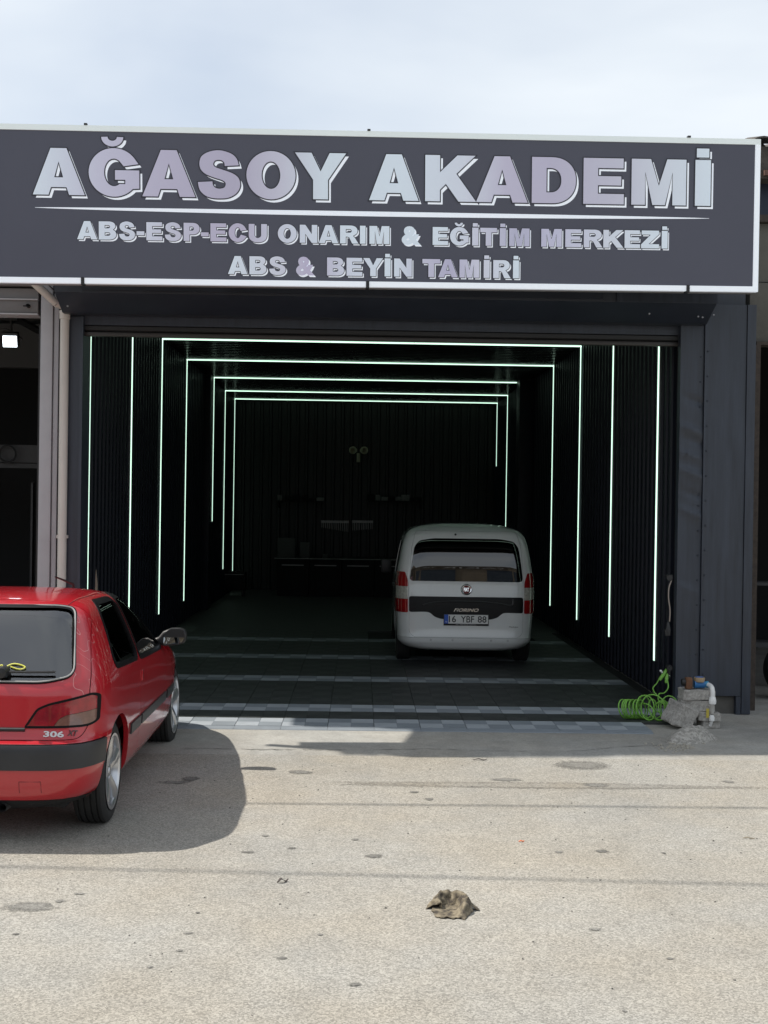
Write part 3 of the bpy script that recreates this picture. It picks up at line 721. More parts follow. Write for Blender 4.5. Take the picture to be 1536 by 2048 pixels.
    if ch == 'B':
        s = ST
        return [[(0, 0)] + arc(.58 * w, .29, .42 * w, .29, -90, 62, 16, 2.2) + [(.83 * w, .535)] + arc(.56 * w, .755, .385 * w, .245, -50, 90, 14, 2.2) + [(0, 1)],
                [(s, .215), (s, .40)] + arc(.54 * w, .308, .12 * w, .0925, 90, -90, 10), [(s, .62), (s, .80)] + arc(.53 * w, .71, .11 * w, .09, 90, -90, 10)]
    raise KeyError(ch)
def clean(c):
    out = []
    for p in c:
        if not out or (abs(p[0] - out[-1][0]) + abs(p[1] - out[-1][1])) > 1e-4: out.append(p)
    if len(out) > 1 and abs(out[0][0] - out[-1][0]) + abs(out[0][1] - out[-1][1]) < 1e-4: out.pop()
    return out
def area(c): return 0.5 * sum(c[i][0] * c[(i + 1) % len(c)][1] - c[(i + 1) % len(c)][0] * c[i][1] for i in range(len(c)))
def orient(cs):
    cs = [clean(c) for c in cs]; o = []
    for k, c in enumerate(cs):
        a = area(c)
        if (k == 0 and a < 0) or (k > 0 and a > 0): c = c[::-1]
        o.append(c)
    return o
def offs(c, d):
    n = len(c); out = []
    for i in range(n):
        a, b, e = np.array(c[i - 1]), np.array(c[i]), np.array(c[(i + 1) % n])
        u = b - a; v = e - b; u = u / (np.linalg.norm(u) + 1e-12); v = v / (np.linalg.norm(v) + 1e-12)
        n1 = np.array([u[1], -u[0]]); n2 = np.array([v[1], -v[0]]); m = n1 + n2; L_ = m.dot(m)
        m = n1 if L_ < 1e-6 else m * (2 / L_)
        l = np.linalg.norm(m)
        if l > 2.2: m = m * (2.2 / l)
        out.append(tuple(b + m * d))
    return out
def tess(contours, fn):
    """contours (outer + holes) -> verts, tris through fn(x, y)"""
    vl = [[Vector((x, y, 0)) for x, y in c] for c in contours]
    tris = geometry.tessellate_polygon(vl); flat = [p for c in contours for p in c]
    return [fn(*p) for p in flat], [tuple(t) for t in tris]

# the sign's plane: hung slightly out of square with the wall and leaning forward at the top
SY = 0.0473; TILT = 0.045
e_u0 = Vector((cos(SY), sin(SY), 0)); nrm = Vector((sin(SY), -cos(SY), -TILT)).normalized()
p0 = Vector((0, 10.75, 4.6))
S = lambda px, py: at_plane(px, py, p0, nrm)
e_u = (S(1500, 583) - S(0, 564)).normalized(); e_v = nrm.cross(e_u).normalized()
if e_v.z < 0: e_v = -e_v
org = S(745, 575)
def uv(px, py): d = S(px, py) - org; return d.dot(e_u), d.dot(e_v)
u1, v0_ = uv(1514, 584); u1b, v1_ = uv(1522, 279)
U1 = (u1 + u1b) / 2; V0 = v0_; V1 = v1_ + 0.0
U0 = uv(-15, 420)[0]
MS = Matrix((( e_u.x, e_v.x, nrm.x, org.x), (e_u.y, e_v.y, nrm.y, org.y), (e_u.z, e_v.z, nrm.z, org.z), (0, 0, 0, 1)))
sign = bpy.data.objects.new('shop_sign', None); link(sign); sign.matrix_world = MS
tag(sign, 'wide dark grey illuminated sign reading AĞASOY AKADEMİ above the workshop opening', 'sign')
def printmat(name, stops, es):
    """flat print: a colour gradient across the sign's own width, lit from inside the box"""
    m = bpy.data.materials.new(name); m.use_nodes = True; nt = m.node_tree; b_ = nt.nodes['Principled BSDF']
    t = nt.nodes.new('ShaderNodeTexCoord'); sp = nt.nodes.new('ShaderNodeSeparateXYZ'); nt.links.new(t.outputs['Object'], sp.inputs[0])
    mr = nt.nodes.new('ShaderNodeMapRange'); mr.inputs[1].default_value = U0; mr.inputs[2].default_value = U1; nt.links.new(sp.outputs[0], mr.inputs[0])
    r = nt.nodes.new('ShaderNodeValToRGB'); nt.links.new(mr.outputs[0], r.inputs[0]); el = r.color_ramp.elements
    el[0].position = stops[0][0]; el[0].color = (*stops[0][1], 1); el[1].position = stops[-1][0]; el[1].color = (*stops[-1][1], 1)
    for p_, c_ in stops[1:-1]:
        e = el.new(p_); e.color = (*c_, 1)
    nt.links.new(r.outputs[0], b_.inputs['Base Color']); nt.links.new(r.outputs[0], b_.inputs['Emission Color'])
    b_.inputs['Emission Strength'].default_value = es; b_.inputs['Roughness'].default_value = 0.45
    return m
PB = (0.62, 0.70, 0.78); LV = (0.44, 0.42, 0.54)
fx = lambda px: (uv(px, 400)[0] - U0) / (U1 - U0)
M_l1 = printmat('letter_print_large', [(fx(60), PB), (fx(200), (.50, .50, .62)), (fx(330), LV), (fx(470), (.40, .38, .49)), (fx(560), (.50, .50, .60)), (fx(650), (.60, .68, .75)), (fx(800), PB), (fx(930), (.58, .62, .71)), (fx(1010), (.47, .45, .57)), (fx(1100), LV), (fx(1230), (.48, .48, .58)), (fx(1320), (.57, .61, .69)), (fx(1420), PB)], 0.18)
M_l2 = printmat('letter_print_small', [(fx(150), PB), (fx(300), (.55, .58, .68)), (fx(420), LV), (fx(490), LV), (fx(560), (.55, .58, .68)), (fx(700), PB), (fx(880), PB), (fx(960), (.54, .55, .66)), (fx(1030), (.42, .42, .55)), (fx(1110), (.48, .48, .62)), (fx(1220), (.58, .62, .7)), (fx(1330), PB)], 0.18)
M_l3 = printmat('letter_print_bottom', [(fx(456), PB), (fx(560), (.55, .57, .66)), (fx(615), (.44, .41, .55)), (fx(700), (.58, .62, .72)), (fx(780), PB), (fx(850), (.5, .5, .62)), (fx(900), (.42, .41, .55)), (fx(960), (.56, .57, .68)), (fx(1035), PB)], 0.18)
M_swhite = mat('sign_white_print', (0.80, 0.84, 0.90), 0.45, emit=(0.80, 0.86, 0.95), estr=0.22)
M_sdark = mat('sign_dark_print', (0.050, 0.052, 0.072), 0.38, emit=(0.05, 0.052, 0.072), estr=0.25, var=0.10, vscale=0.6)
M_sout = mat('sign_outline_print', (0.024, 0.025, 0.036), 0.45)
M_frame = mat('sign_frame_white', (0.78, 0.82, 0.86), 0.4, emit=(0.80, 0.86, 0.95), estr=0.24)
M_back = mat('sign_back_metal', (0.25, 0.25, 0.26), 0.5)
bw = 0.046
MB().box(U0 + bw, U1 - bw, V0 + bw, V1 - bw, -0.004, 0.0).build('panel', M_sdark, sign)
MB().box(U0 + .004, U1 - .004, V0 + .004, V1 - .004, -0.19, -0.0045).build('box_body', M_back, sign)
MB().box(U0, U1, V0, V0 + bw, -0.05, 0.012).build('frame', M_frame, sign)
MB().box(U0, U1, V1 - bw, V1, -0.05, 0.012).build('frame', mat('sign_frame_top', (0.66, 0.71, 0.70), 0.45, emit=(0.66, 0.73, 0.74), estr=0.22), sign)
MB().box(U1 - bw, U1, V0 + bw + .001, V1 - bw - .001, -0.05, 0.012).build('frame', M_frame, sign)
MB().box(U0, U0 + bw, V0 + bw + .001, V1 - bw - .001, -0.05, 0.012).build('frame', M_frame, sign)
for px in (166, 735, 1375):
    u, v = uv(px, 572); MB().box(u - 0.014, u + 0.014, V0 - 0.012, V0 + bw + 0.004, -0.06, 0.020).build('clamp', M_black, sign)
for px in (172, 738, 1378):
    u, v = uv(px, 265); MB().box(u - 0.014, u + 0.012, V1 + .001, V1 + 0.016, -0.02, 0.02).build('clamp', M_black, sign)
for px in (200, 800, 1400):
    u, v = uv(px, 400)
    MB().box(u - .025, u + .025, V0 + .2, V0 + .25, -1.20, -0.191).build('bracket_arm', M_back, sign)
    MB().box(u - .025, u + .025, V1 - .35, V1 - .30, -1.20, -0.191).build('bracket_arm', M_back, sign)
# bare tube frame that carries on past the left end of the box
ul = U0
MB().box(ul - 0.53, ul - .001, V1 - 0.035, V1 - 0.003, -0.10, -0.06).build('frame_tube', M_back, sign)
MB().box(ul - 0.32, ul - 0.24, V0 + 0.1, V1 - 0.036, -0.12, -0.04).build('frame_tube', M_back, sign)
def letter(ch, px0, px1, ytop, ybot, m, sh_, out_):
    base = {'Ğ': 'G', 'İ': 'I'}.get(ch, ch)
    ua, va = uv(px0, ybot); ub, vb = uv(px1, ybot); vt = uv((px0 + px1) / 2, ytop)[1]; vbm = uv((px0 + px1) / 2, ybot)[1]
    H = vt - vbm; wd = (ub - ua) / H
    groups = []
    if ch == '&':
        me = text_mesh('&', 1.0, offset=0.045); xs = [v.co.x for v in me.vertices]; ys = [v.co.y for v in me.vertices]
        def amp(dx, dy, z, g=0.0):
            return [(ua + ((v.co.x - min(xs)) / (max(xs) - min(xs)) * (wd + 2 * g) - g) * H + dx, vbm + ((v.co.y - min(ys)) / (max(ys) - min(ys)) * (1.04 + 2 * g) - .02 - g) * H + dy, z) for v in me.vertices]
        fs = [tuple(p.vertices) for p in me.polygons]
        lo = MB().add(amp(0, 0, 0.0085), fs).build('letter', m, sign)
        MB().add(amp(sh_ * H, -sh_ * 1.05 * H, 0.0035), fs).build('letter_shadow', M_swhite, lo)
        return
    groups.append(orient(glyph(base, wd)))
    if ch == 'İ':
        i = wd * .08; groups.append(orient([[(i, 1.055), (wd - i * 1.5, 1.055), (wd - i * 1.5, 1.25), (i, 1.25)]]))
    if ch == 'Ğ':
        c = wd * .47; groups.append(orient([arc(c, 1.255, .235, .20, 180, 360, 20) + arc(c, 1.26, .10, .085, 360, 180, 14)]))
    def put(d, dx, dy, z):
        b = MB()
        for cs in groups:
            v, f = tess([offs(c, d) if d else c for c in cs], lambda x, y: (ua + (x + dx) * H, vbm + (y + dy) * H, z)); b.add(v, f)
        return b
    lo = put(0, 0, 0, 0.0085).build('letter', m, sign)
    put(out_, 0, 0, 0.006).build('letter_outline', M_sout, lo)
    put(0, sh_, -sh_ * 1.05, 0.0035).build('letter_shadow', M_swhite, lo)
def line(items, ya, yb, m, sh_, out_):
    """ya, yb: (px, top, bottom) at the two ends of the line"""
    for ch, a, b in items:
        c = (a + b) / 2; t = (c - ya[0]) / (yb[0] - ya[0])
        letter(ch, a, b, ya[1] + (yb[1] - ya[1]) * t, ya[2] + (yb[2] - ya[2]) * t, m, sh_, out_)
line([('A', 66, 170), ('Ğ', 178, 279), ('A', 285, 391), ('S', 395, 481), ('O', 493, 591), ('Y', 590, 692), ('A', 738, 837), ('K', 850, 952), ('A', 952, 1055), ('D', 1063, 1151), ('E', 1166, 1247), ('M', 1262, 1371), ('İ', 1389, 1420)],
     (118, 296.5, 390.0), (1405, 320.5, 412.0), M_l1, 0.062, 0.024)
line([('A', 154.5, 195), ('B', 198, 233), ('S', 238, 270.5), ('-', 273.5, 289), ('E', 293, 325), ('S', 329.5, 362.5), ('P', 367.5, 399.5), ('-', 402, 417.5), ('E', 421, 453), ('C', 457, 493.5), ('U', 497.5, 534), ('O', 555.6, 593.5),
      ('N', 599.5, 634.5), ('A', 637.5, 676.5), ('R', 680, 717), ('I', 719.7, 731), ('M', 738.7, 778.5), ('&', 803, 841), ('E', 865, 896), ('Ğ', 899.7, 937), ('İ', 944, 956.5), ('T', 960, 993.5), ('İ', 999, 1011.5), ('M', 1018, 1058.5),
      ('M', 1082, 1123), ('E', 1130, 1162), ('R', 1167, 1204.5), ('K', 1206, 1246.5), ('E', 1248.5, 1279.5), ('Z', 1281.5, 1317.5), ('İ', 1322.5, 1334.5)],
     (175, 442.5, 479.0), (1328, 462.0, 497.5), M_l2, 0.085, 0.034)
line([('A', 456, 495), ('B', 499, 533), ('S', 538, 571.5), ('&', 592, 629), ('B', 654, 688), ('E', 693, 724.5), ('Y', 726, 766), ('İ', 769, 781), ('N', 788, 823.5), ('T', 844.5, 880), ('A', 876, 915), ('M', 918.6, 958), ('İ', 967, 979), ('R', 986, 1021), ('İ', 1025.5, 1037.5)],
     (476, 512.3, 548.5), (1032, 521.0, 557.0), M_l3, 0.085, 0.034)
# tapered rule under the name
ur = []; lr = []
for i in range(41):
    t = i / 40; px = 70 + (1418 - 70) * t; py = 415 + 22 * t + 2.0 * sin(pi * t); h = 4.6 * sin(pi * t) ** 0.7 + 0.3
    a = uv(px, py - h); c = uv(px, py + h); ur.append((a[0], a[1], 0.0035)); lr.append((c[0], c[1], 0.0035))
b = MB()
for i in range(40): b.quad(lr[i], lr[i + 1], ur[i + 1], ur[i])
b.build('underline', M_swhite, sign)

# ================================================================== VEHICLE BODY TOOLS
def pchip(xs, ys, q):
    xs = np.array(xs, float); ys = np.array(ys, float); h = np.diff(xs); dl = np.diff(ys) / h; n = len(xs); m = np.zeros(n)
    m[0], m[-1] = dl[0], dl[-1]
    for i in range(1, n - 1):
        if dl[i - 1] * dl[i] > 0:
            w1, w2 = 2 * h[i] + h[i - 1], h[i] + 2 * h[i - 1]; m[i] = (w1 + w2) / (w1 / dl[i - 1] + w2 / dl[i])
    k = np.clip(np.searchsorted(xs, q) - 1, 0, n - 2); t = (q - xs[k]) / h[k]
    return ((2 * t ** 3 - 3 * t ** 2 + 1) * ys[k] + (t ** 3 - 2 * t ** 2 + t) * h[k] * m[k] + (-2 * t ** 3 + 3 * t ** 2) * ys[k + 1] + (t ** 3 - t ** 2) * h[k] * m[k + 1])
def body_surface(sl, levels, K=44):
    """sl rows: z, half width, rear y, front y, rear exponent, front exponent. Returns verts, faces, ring size"""
    sl = np.array(sl, float); zs = sl[:, 0]; rings = []
    for z in levels:
        w_, yr, yf, nr, nf = [float(pchip(zs, sl[:, c], z)) for c in range(1, 6)]
        ym = yr + (yf - yr) * 0.45; pts = []
        for i in range(161):
            th = pi * i / 160
            if th <= pi / 2: n_, Ly, sg = nr, ym - yr, -1
            else: n_, Ly, sg = nf, yf - ym, 1
            pts.append((w_ * abs(sin(th)) ** (2 / n_), ym + sg * Ly * abs(cos(th)) ** (2 / n_)))
        pts = np.array(pts); d = np.r_[0, np.cumsum(np.hypot(*np.diff(pts, axis=0).T))]
        q = np.linspace(0, d[-1], K + 1); hx = np.interp(q, d, pts[:, 0]); hy = np.interp(q, d, pts[:, 1]); hx[0] = hx[-1] = 0
        ring = [(hx[i], hy[i], z) for i in range(K + 1)] + [(-hx[i], hy[i], z) for i in range(K - 1, 0, -1)]
        rings.append(ring)
    R = 2 * K; V = [p for r in rings for p in r]; Fc = []
    for j in range(len(rings) - 1):
        for i in range(R):
            Fc.append((j * R + i, j * R + (i + 1) % R, (j + 1) * R + (i + 1) % R, (j + 1) * R + i))
    c0 = np.mean(rings[0], axis=0); c1 = np.mean(rings[-1], axis=0); V += [tuple(c0), tuple(c1)]; a, b_ = len(V) - 2, len(V) - 1
    for i in range(R):
        Fc.append((a, (i + 1) % R, i)); Fc.append((b_, (len(rings) - 1) * R + i, (len(rings) - 1) * R + (i + 1) % R))
    return V, Fc
def mk(V, Fc):
    me = bpy.data.meshes.new('tmp'); me.from_pydata([tuple(v) for v in V], [], Fc)
    bm = bmesh.new(); bm.from_mesh(me); bmesh.ops.recalc_face_normals(bm, faces=bm.faces); bm.to_mesh(me); bm.free(); me.update(); return me
def offset_mesh(me, d):
    m2 = me.copy(); n = [v.normal.copy() for v in me.vertices]
    for v, nn in zip(m2.vertices, n): v.co = v.co + nn * d
    m2.update(); return m2
_A = bpy.data.objects.new('bool_a', bpy.data.meshes.new('a')); _B = bpy.data.objects.new('bool_b', bpy.data.meshes.new('b'))
def boolean(a, b_, op):
    _A.data = a; _B.data = b_
    for o in (_A, _B):
        if o.name not in COL.objects: COL.objects.link(o)
    _A.modifiers.clear(); md = _A.modifiers.new('b', 'BOOLEAN'); md.object = _B; md.operation = op; md.solver = 'MANIFOLD'
    dg = bpy.context.evaluated_depsgraph_get(); dg.update(); r = bpy.data.meshes.new_from_object(_A.evaluated_get(dg)); _A.modifiers.clear(); return r
def DIFF(a, b_): return boolean(a, b_, 'DIFFERENCE')
def ISECT(a, b_): return boolean(a, b_, 'INTERSECT')
def PR(poly, d0, d1, plane): return MB().prism(poly, d0, d1, plane).mesh('cut', [])
def BX(x0, x1, y0, y1, z0, z1): return MB().box(x0, x1, y0, y1, z0, z1).mesh('cut', [])
def CYL(x0, x1, y, z, r, n=48): 
    b = MB(); b.prism([(y + r * cos(2 * pi * k / n), z + r * sin(2 * pi * k / n)) for k in range(n)], x0, x1, 'yz'); return b.mesh('cut', [])
def mir(poly): return [(-x, z) for x, z in poly][::-1]
def grow(poly, d):
    p = poly if area(poly) > 0 else poly[::-1]; return offs(p, d)
def rounded(poly, r, n=5):
    """round the corners of a polygon"""
    out = []; m = len(poly)
    for i in range(m):
        a, b_, c = np.array(poly[i - 1]), np.array(poly[i]), np.array(poly[(i + 1) % m])
        u = a - b_; v = c - b_; lu, lv = np.linalg.norm(u), np.linalg.norm(v); d = min(r, lu * .45, lv * .45); p = b_ + u / lu * d; q = b_ + v / lv * d
        for k in range(n + 1):
            t = k / n; out.append(tuple((1 - t) ** 2 * p + 2 * t * (1 - t) * b_ + t * t * q))
    return out
class Normals:
    """smooth shading normals taken from the uncut body surface"""
    def __init__(s, me):
        s.n = [v.normal.copy() for v in me.vertices]; s.co = [v.co.copy() for v in me.vertices]
        me.calc_loop_triangles(); s.tri = [tuple(t.vertices) for t in me.loop_triangles]; s.bvh = BVHTree.FromPolygons(s.co, s.tri)
    def at(s, p):
        loc, nn, idx, d = s.bvh.find_nearest(p)
        a, b_, c = s.tri[idx]
        u = geometry.barycentric_transform(loc, s.co[a], s.co[b_], s.co[c], s.n[a], s.n[b_], s.n[c])
        return u.normalized(), d
    def apply(s, me, tol=0.02):
        cache = {}; ln = [Vector((0, 0, 0))] * len(me.loops)
        for p in me.polygons:
            p.use_smooth = True
            for li in p.loop_indices:
                vi = me.loops[li].vertex_index
                if vi not in cache: cache[vi] = s.at(me.vertices[vi].co)
                n_, d = cache[vi]; f = p.normal
                if d < tol and n_.dot(f) > 0.80: ln[li] = n_
                elif d < tol + .02 and n_.dot(f) < -0.80: ln[li] = -n_
                else: ln[li] = f.copy()
        me.normals_split_custom_set([tuple(v) for v in ln])
def part(name, me, m, parent, nm=None, tol=0.02):
    me.materials.clear(); me.materials.append(m)
    for p in me.polygons: p.material_index = 0
    me.name = name
    if nm: nm.apply(me, tol)
    o = bpy.data.objects.new(name, me); link(o, parent); return o
def wheel(parent, loc, side, R, W, rr, spokes, m_rim, style='wide'):
    """side +1: outer face towards +x"""
    t = bpy.data.objects.new('wheel', None); link(t, parent); t.location = loc; t.empty_display_size = .05
    if side < 0: t.rotation_euler = (0, 0, pi)
    h = W / 2; prof = [(-h * .80, rr - .012), (-h * .98, rr + .03), (-h, (R + rr) / 2), (-h * .92, R - .022), (-h * .80, R - .004)]
    gr = [-.56, -.20, .20, .56]
    x = -h * .80
    for g_ in gr:
        prof += [(h * (g_ - .05), R), (h * (g_ - .04), R - .009), (h * (g_ + .04), R - .009), (h * (g_ + .05), R)]
    prof += [(h * .80, R - .004), (h * .92, R - .022), (h, (R + rr) / 2), (h * .98, rr + .03), (h * .80, rr - .012)]
    tb = MB().lathe(prof, 56, 'x'); tb.build('tyre', M_rubber, t, 30)
    rb_ = MB().lathe([(h * .93, rr + .003), (h * 1.0, rr + .012), (h * 1.0, rr - .004), (h * .90, rr - .018), (h * .30, rr - .032), (-h * .8, rr - .03), (-h * .8, rr - .012)], 56, 'x')
    # spokes
    for k in range(spokes):
        a = 2 * pi * k / spokes + .35; ca, sa = cos(a), sin(a)
        def pt(r_, off, x_): return (x_, r_ * ca - off * sa, r_ * sa + off * ca)
        r0, r1 = .045, rr - .012
        if style == 'wide': ws = [(.045, .036, .62), (rr * .55, .036, .80), (r1, .058, .86)]
        else: ws = [(.045, .03, .50), (rr * .55, .024, .62), (r1, .03, .66)]
        V = []
        for (r_, hw_, xx) in ws:
            V += [pt(r_, -hw_, h * xx), pt(r_, -hw_ * .45, h * xx + .013), pt(r_, hw_ * .45, h * xx + .013), pt(r_, hw_, h * xx), pt(r_, hw_, h * xx - .035), pt(r_, -hw_, h * xx - .035)]
        fs = []
        for j in range(2):
            for i in range(6): fs.append((j * 6 + i, j * 6 + (i + 1) % 6, (j + 1) * 6 + (i + 1) % 6, (j + 1) * 6 + i))
        fs += [tuple(range(5, -1, -1)), tuple(range(12, 18))]; rb_.add(V, fs)
    rb_.lathe([(h * .80, 0.0), (h * .80, .026), (h * .72, .034), (h * .66, .062), (h * .35, .066)], 28, 'x')
    rb_.build('rim', m_rim, t, 28)
    MB().lathe([(-h * .1, .02), (-h * .1, rr * .78), (-h * .2, rr * .78), (-h * .2, .02)], 32, 'x').build('brake_disc', mat('brake_steel', (.16, .155, .15), .5, 1.0), t, 30)
    return t
M_gl = glass('car_glass', (0.62, 0.70, 0.70)); M_gltint = glass('dark_tinted_glass', (0.07, 0.08, 0.08)); M_glvan = glass('van_rear_glass', (0.05, 0.055, 0.06), ior=1.85); M_glrear = glass('rear_screen_glass', (0.70, 0.80, 0.82), ior=2.2)
M_chrome = mat('chrome', (0.8, 0.8, 0.8), 0.12, 1.0); M_alloy = mat('silver_alloy', (0.62, 0.63, 0.65), 0.28, 0.9)
M_trim = mat('black_window_trim', (0.006, 0.006, 0.007), 0.5, spec=.12); M_bump = mat('grey_black_bumper_plastic', (0.026, 0.027, 0.030), 0.42, spec=0.45, var=.2, vscale=5)
M_mirror = mat('mirror_glass', (0.85, 0.88, 0.9), 0.02, 1.0)

def red_paint():
    m = mat('red_paint', (0.43, 0.005, 0.014), 0.32, 0.0, 0.5, coat=1.0); nt = m.node_tree; b_ = nt.nodes['Principled BSDF']
    t = nt.nodes.new('ShaderNodeTexCoord')
    # fine pale contour lines on the rear pillar, with faint dust low down
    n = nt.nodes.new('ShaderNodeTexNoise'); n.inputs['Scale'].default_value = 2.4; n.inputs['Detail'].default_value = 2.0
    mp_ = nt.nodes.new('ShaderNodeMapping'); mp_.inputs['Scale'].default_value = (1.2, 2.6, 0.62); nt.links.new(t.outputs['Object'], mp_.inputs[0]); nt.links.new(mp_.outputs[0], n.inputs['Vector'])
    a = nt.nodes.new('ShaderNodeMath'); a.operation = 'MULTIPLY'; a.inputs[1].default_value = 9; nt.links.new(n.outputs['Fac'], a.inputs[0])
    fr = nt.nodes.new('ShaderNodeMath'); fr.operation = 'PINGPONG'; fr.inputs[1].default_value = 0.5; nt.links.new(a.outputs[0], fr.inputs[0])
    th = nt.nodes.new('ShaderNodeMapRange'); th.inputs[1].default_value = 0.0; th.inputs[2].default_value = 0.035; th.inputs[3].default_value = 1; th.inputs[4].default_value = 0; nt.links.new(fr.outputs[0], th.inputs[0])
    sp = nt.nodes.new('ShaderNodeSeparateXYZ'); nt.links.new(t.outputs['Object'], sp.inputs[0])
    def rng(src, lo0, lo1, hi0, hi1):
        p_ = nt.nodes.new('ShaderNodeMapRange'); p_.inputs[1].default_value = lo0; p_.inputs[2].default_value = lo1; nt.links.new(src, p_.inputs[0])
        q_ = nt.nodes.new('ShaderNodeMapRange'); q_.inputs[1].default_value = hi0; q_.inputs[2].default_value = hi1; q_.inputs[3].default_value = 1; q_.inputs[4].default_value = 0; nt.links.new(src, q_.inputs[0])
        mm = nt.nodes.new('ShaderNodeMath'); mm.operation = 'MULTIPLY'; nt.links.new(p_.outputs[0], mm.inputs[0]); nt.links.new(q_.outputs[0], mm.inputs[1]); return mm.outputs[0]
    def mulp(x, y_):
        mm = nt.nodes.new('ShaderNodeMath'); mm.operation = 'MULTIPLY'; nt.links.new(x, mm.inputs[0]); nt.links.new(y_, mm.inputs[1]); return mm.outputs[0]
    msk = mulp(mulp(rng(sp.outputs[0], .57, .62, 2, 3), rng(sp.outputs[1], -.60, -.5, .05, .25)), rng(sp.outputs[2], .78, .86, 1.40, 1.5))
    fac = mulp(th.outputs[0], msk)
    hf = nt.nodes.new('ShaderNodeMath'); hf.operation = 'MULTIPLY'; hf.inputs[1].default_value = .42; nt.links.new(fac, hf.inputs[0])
    n2 = nt.nodes.new('ShaderNodeTexNoise'); n2.inputs['Scale'].default_value = 3; n2.inputs['Detail'].default_value = 8; nt.links.new(t.outputs['Object'], n2.inputs['Vector'])
    dn = nt.nodes.new('ShaderNodeMapRange'); dn.inputs[1].default_value = .55; dn.inputs[2].default_value = .15; dn.inputs[3].default_value = 0.0; dn.inputs[4].default_value = .08; nt.links.new(sp.outputs[2], dn.inputs[0])
    dd = mulp(dn.outputs[0], n2.outputs['Fac'])
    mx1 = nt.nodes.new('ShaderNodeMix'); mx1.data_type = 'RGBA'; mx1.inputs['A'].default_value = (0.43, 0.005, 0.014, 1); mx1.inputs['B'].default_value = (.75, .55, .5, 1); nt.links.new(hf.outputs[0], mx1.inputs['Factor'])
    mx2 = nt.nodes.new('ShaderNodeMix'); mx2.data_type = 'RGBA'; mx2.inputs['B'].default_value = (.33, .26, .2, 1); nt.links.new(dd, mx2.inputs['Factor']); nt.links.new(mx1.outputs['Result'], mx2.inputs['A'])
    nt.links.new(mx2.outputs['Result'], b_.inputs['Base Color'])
    rr_ = nt.nodes.new('ShaderNodeMapRange'); rr_.inputs[3].default_value = .02; rr_.inputs[4].default_value = .12; nt.links.new(n2.outputs['Fac'], rr_.inputs[0]); nt.links.new(rr_.outputs[0], b_.inputs['Coat Roughness'])
    return m
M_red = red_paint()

# ================================================================== RED HATCHBACK   (local: y forward, rear axle at y = 0)
car = thing('parked_car', 'red three-door hatchback with silver five-spoke wheels parked in the left foreground', 'car', (-2.285, 7.75, 0), 0.0)
RED = [  # z, half width, rear y, front y, rear exp, front exp
    (0.17, .70, -.42, 3.05, 5, 4), (0.24, .785, -.585, 3.26, 6.5, 4), (0.30, .815, -.625, 3.32, 7.5, 4), (0.42, .832, -.650, 3.35, 8, 4.2), (0.54, .842, -.650, 3.34, 8, 4.2),
    (0.580, .843, -.640, 3.32, 8, 4.2), (0.600, .843, -.600, 3.30, 8, 4.2), (0.68, .843, -.580, 3.22, 8, 4.2), (0.76, .840, -.570, 3.05, 8, 4.2), (0.84, .835, -.562, 2.70, 8, 4.4), (0.90, .828, -.545, 2.30, 7.6, 4.6),
    (0.94, .818, -.520, 2.05, 7.2, 4.8), (1.00, .798, -.480, 1.92, 6.8, 4.8), (1.10, .760, -.410, 1.70, 6.4, 4.8), (1.20, .716, -.335, 1.47, 6.2, 4.8), (1.27, .680, -.275, 1.30, 6, 4.6),
    (1.315, .640, -.215, 1.15, 5.4, 4.4), (1.345, .585, -.130, 1.00, 4.6, 4), (1.365, .50, 0.0, .85, 4, 3.8), (1.378, .36, .15, .70, 3.4, 3.4), (1.384, .16, .32, .52, 3, 3)]
lev = sorted(set([round(z, 4) for z in np.r_[np.linspace(.17, .30, 8), np.linspace(.32, .60, 12), np.linspace(.575, .62, 9), np.linspace(.66, 1.25, 24), np.linspace(1.265, 1.345, 9), np.linspace(1.352, 1.384, 8)]]))
O = mk(*body_surface(RED, lev, 56)); NO = Normals(O)
I_ = offset_mesh(O, -0.030)
Op = offset_mesh(O, 0.012); Op2 = offset_mesh(O, 0.004); Ot = offset_mesh(O, -0.008); Ot2 = offset_mesh(O, -0.013)
shell = DIFF(O, I_); shell_p = DIFF(Op, I_); shell_t = DIFF(Op2, I_); thin = DIFF(Ot, Ot2)
AR = .338; AZ = .318
cuts = [CYL(sx * .50 if sx > 0 else -1.2, 1.2 if sx > 0 else -.50, yy, AZ, AR) for sx in (1, -1) for yy in (0.0, 2.58)]
for c in cuts: shell = DIFF(shell, c); shell_p = DIFF(shell_p, c)
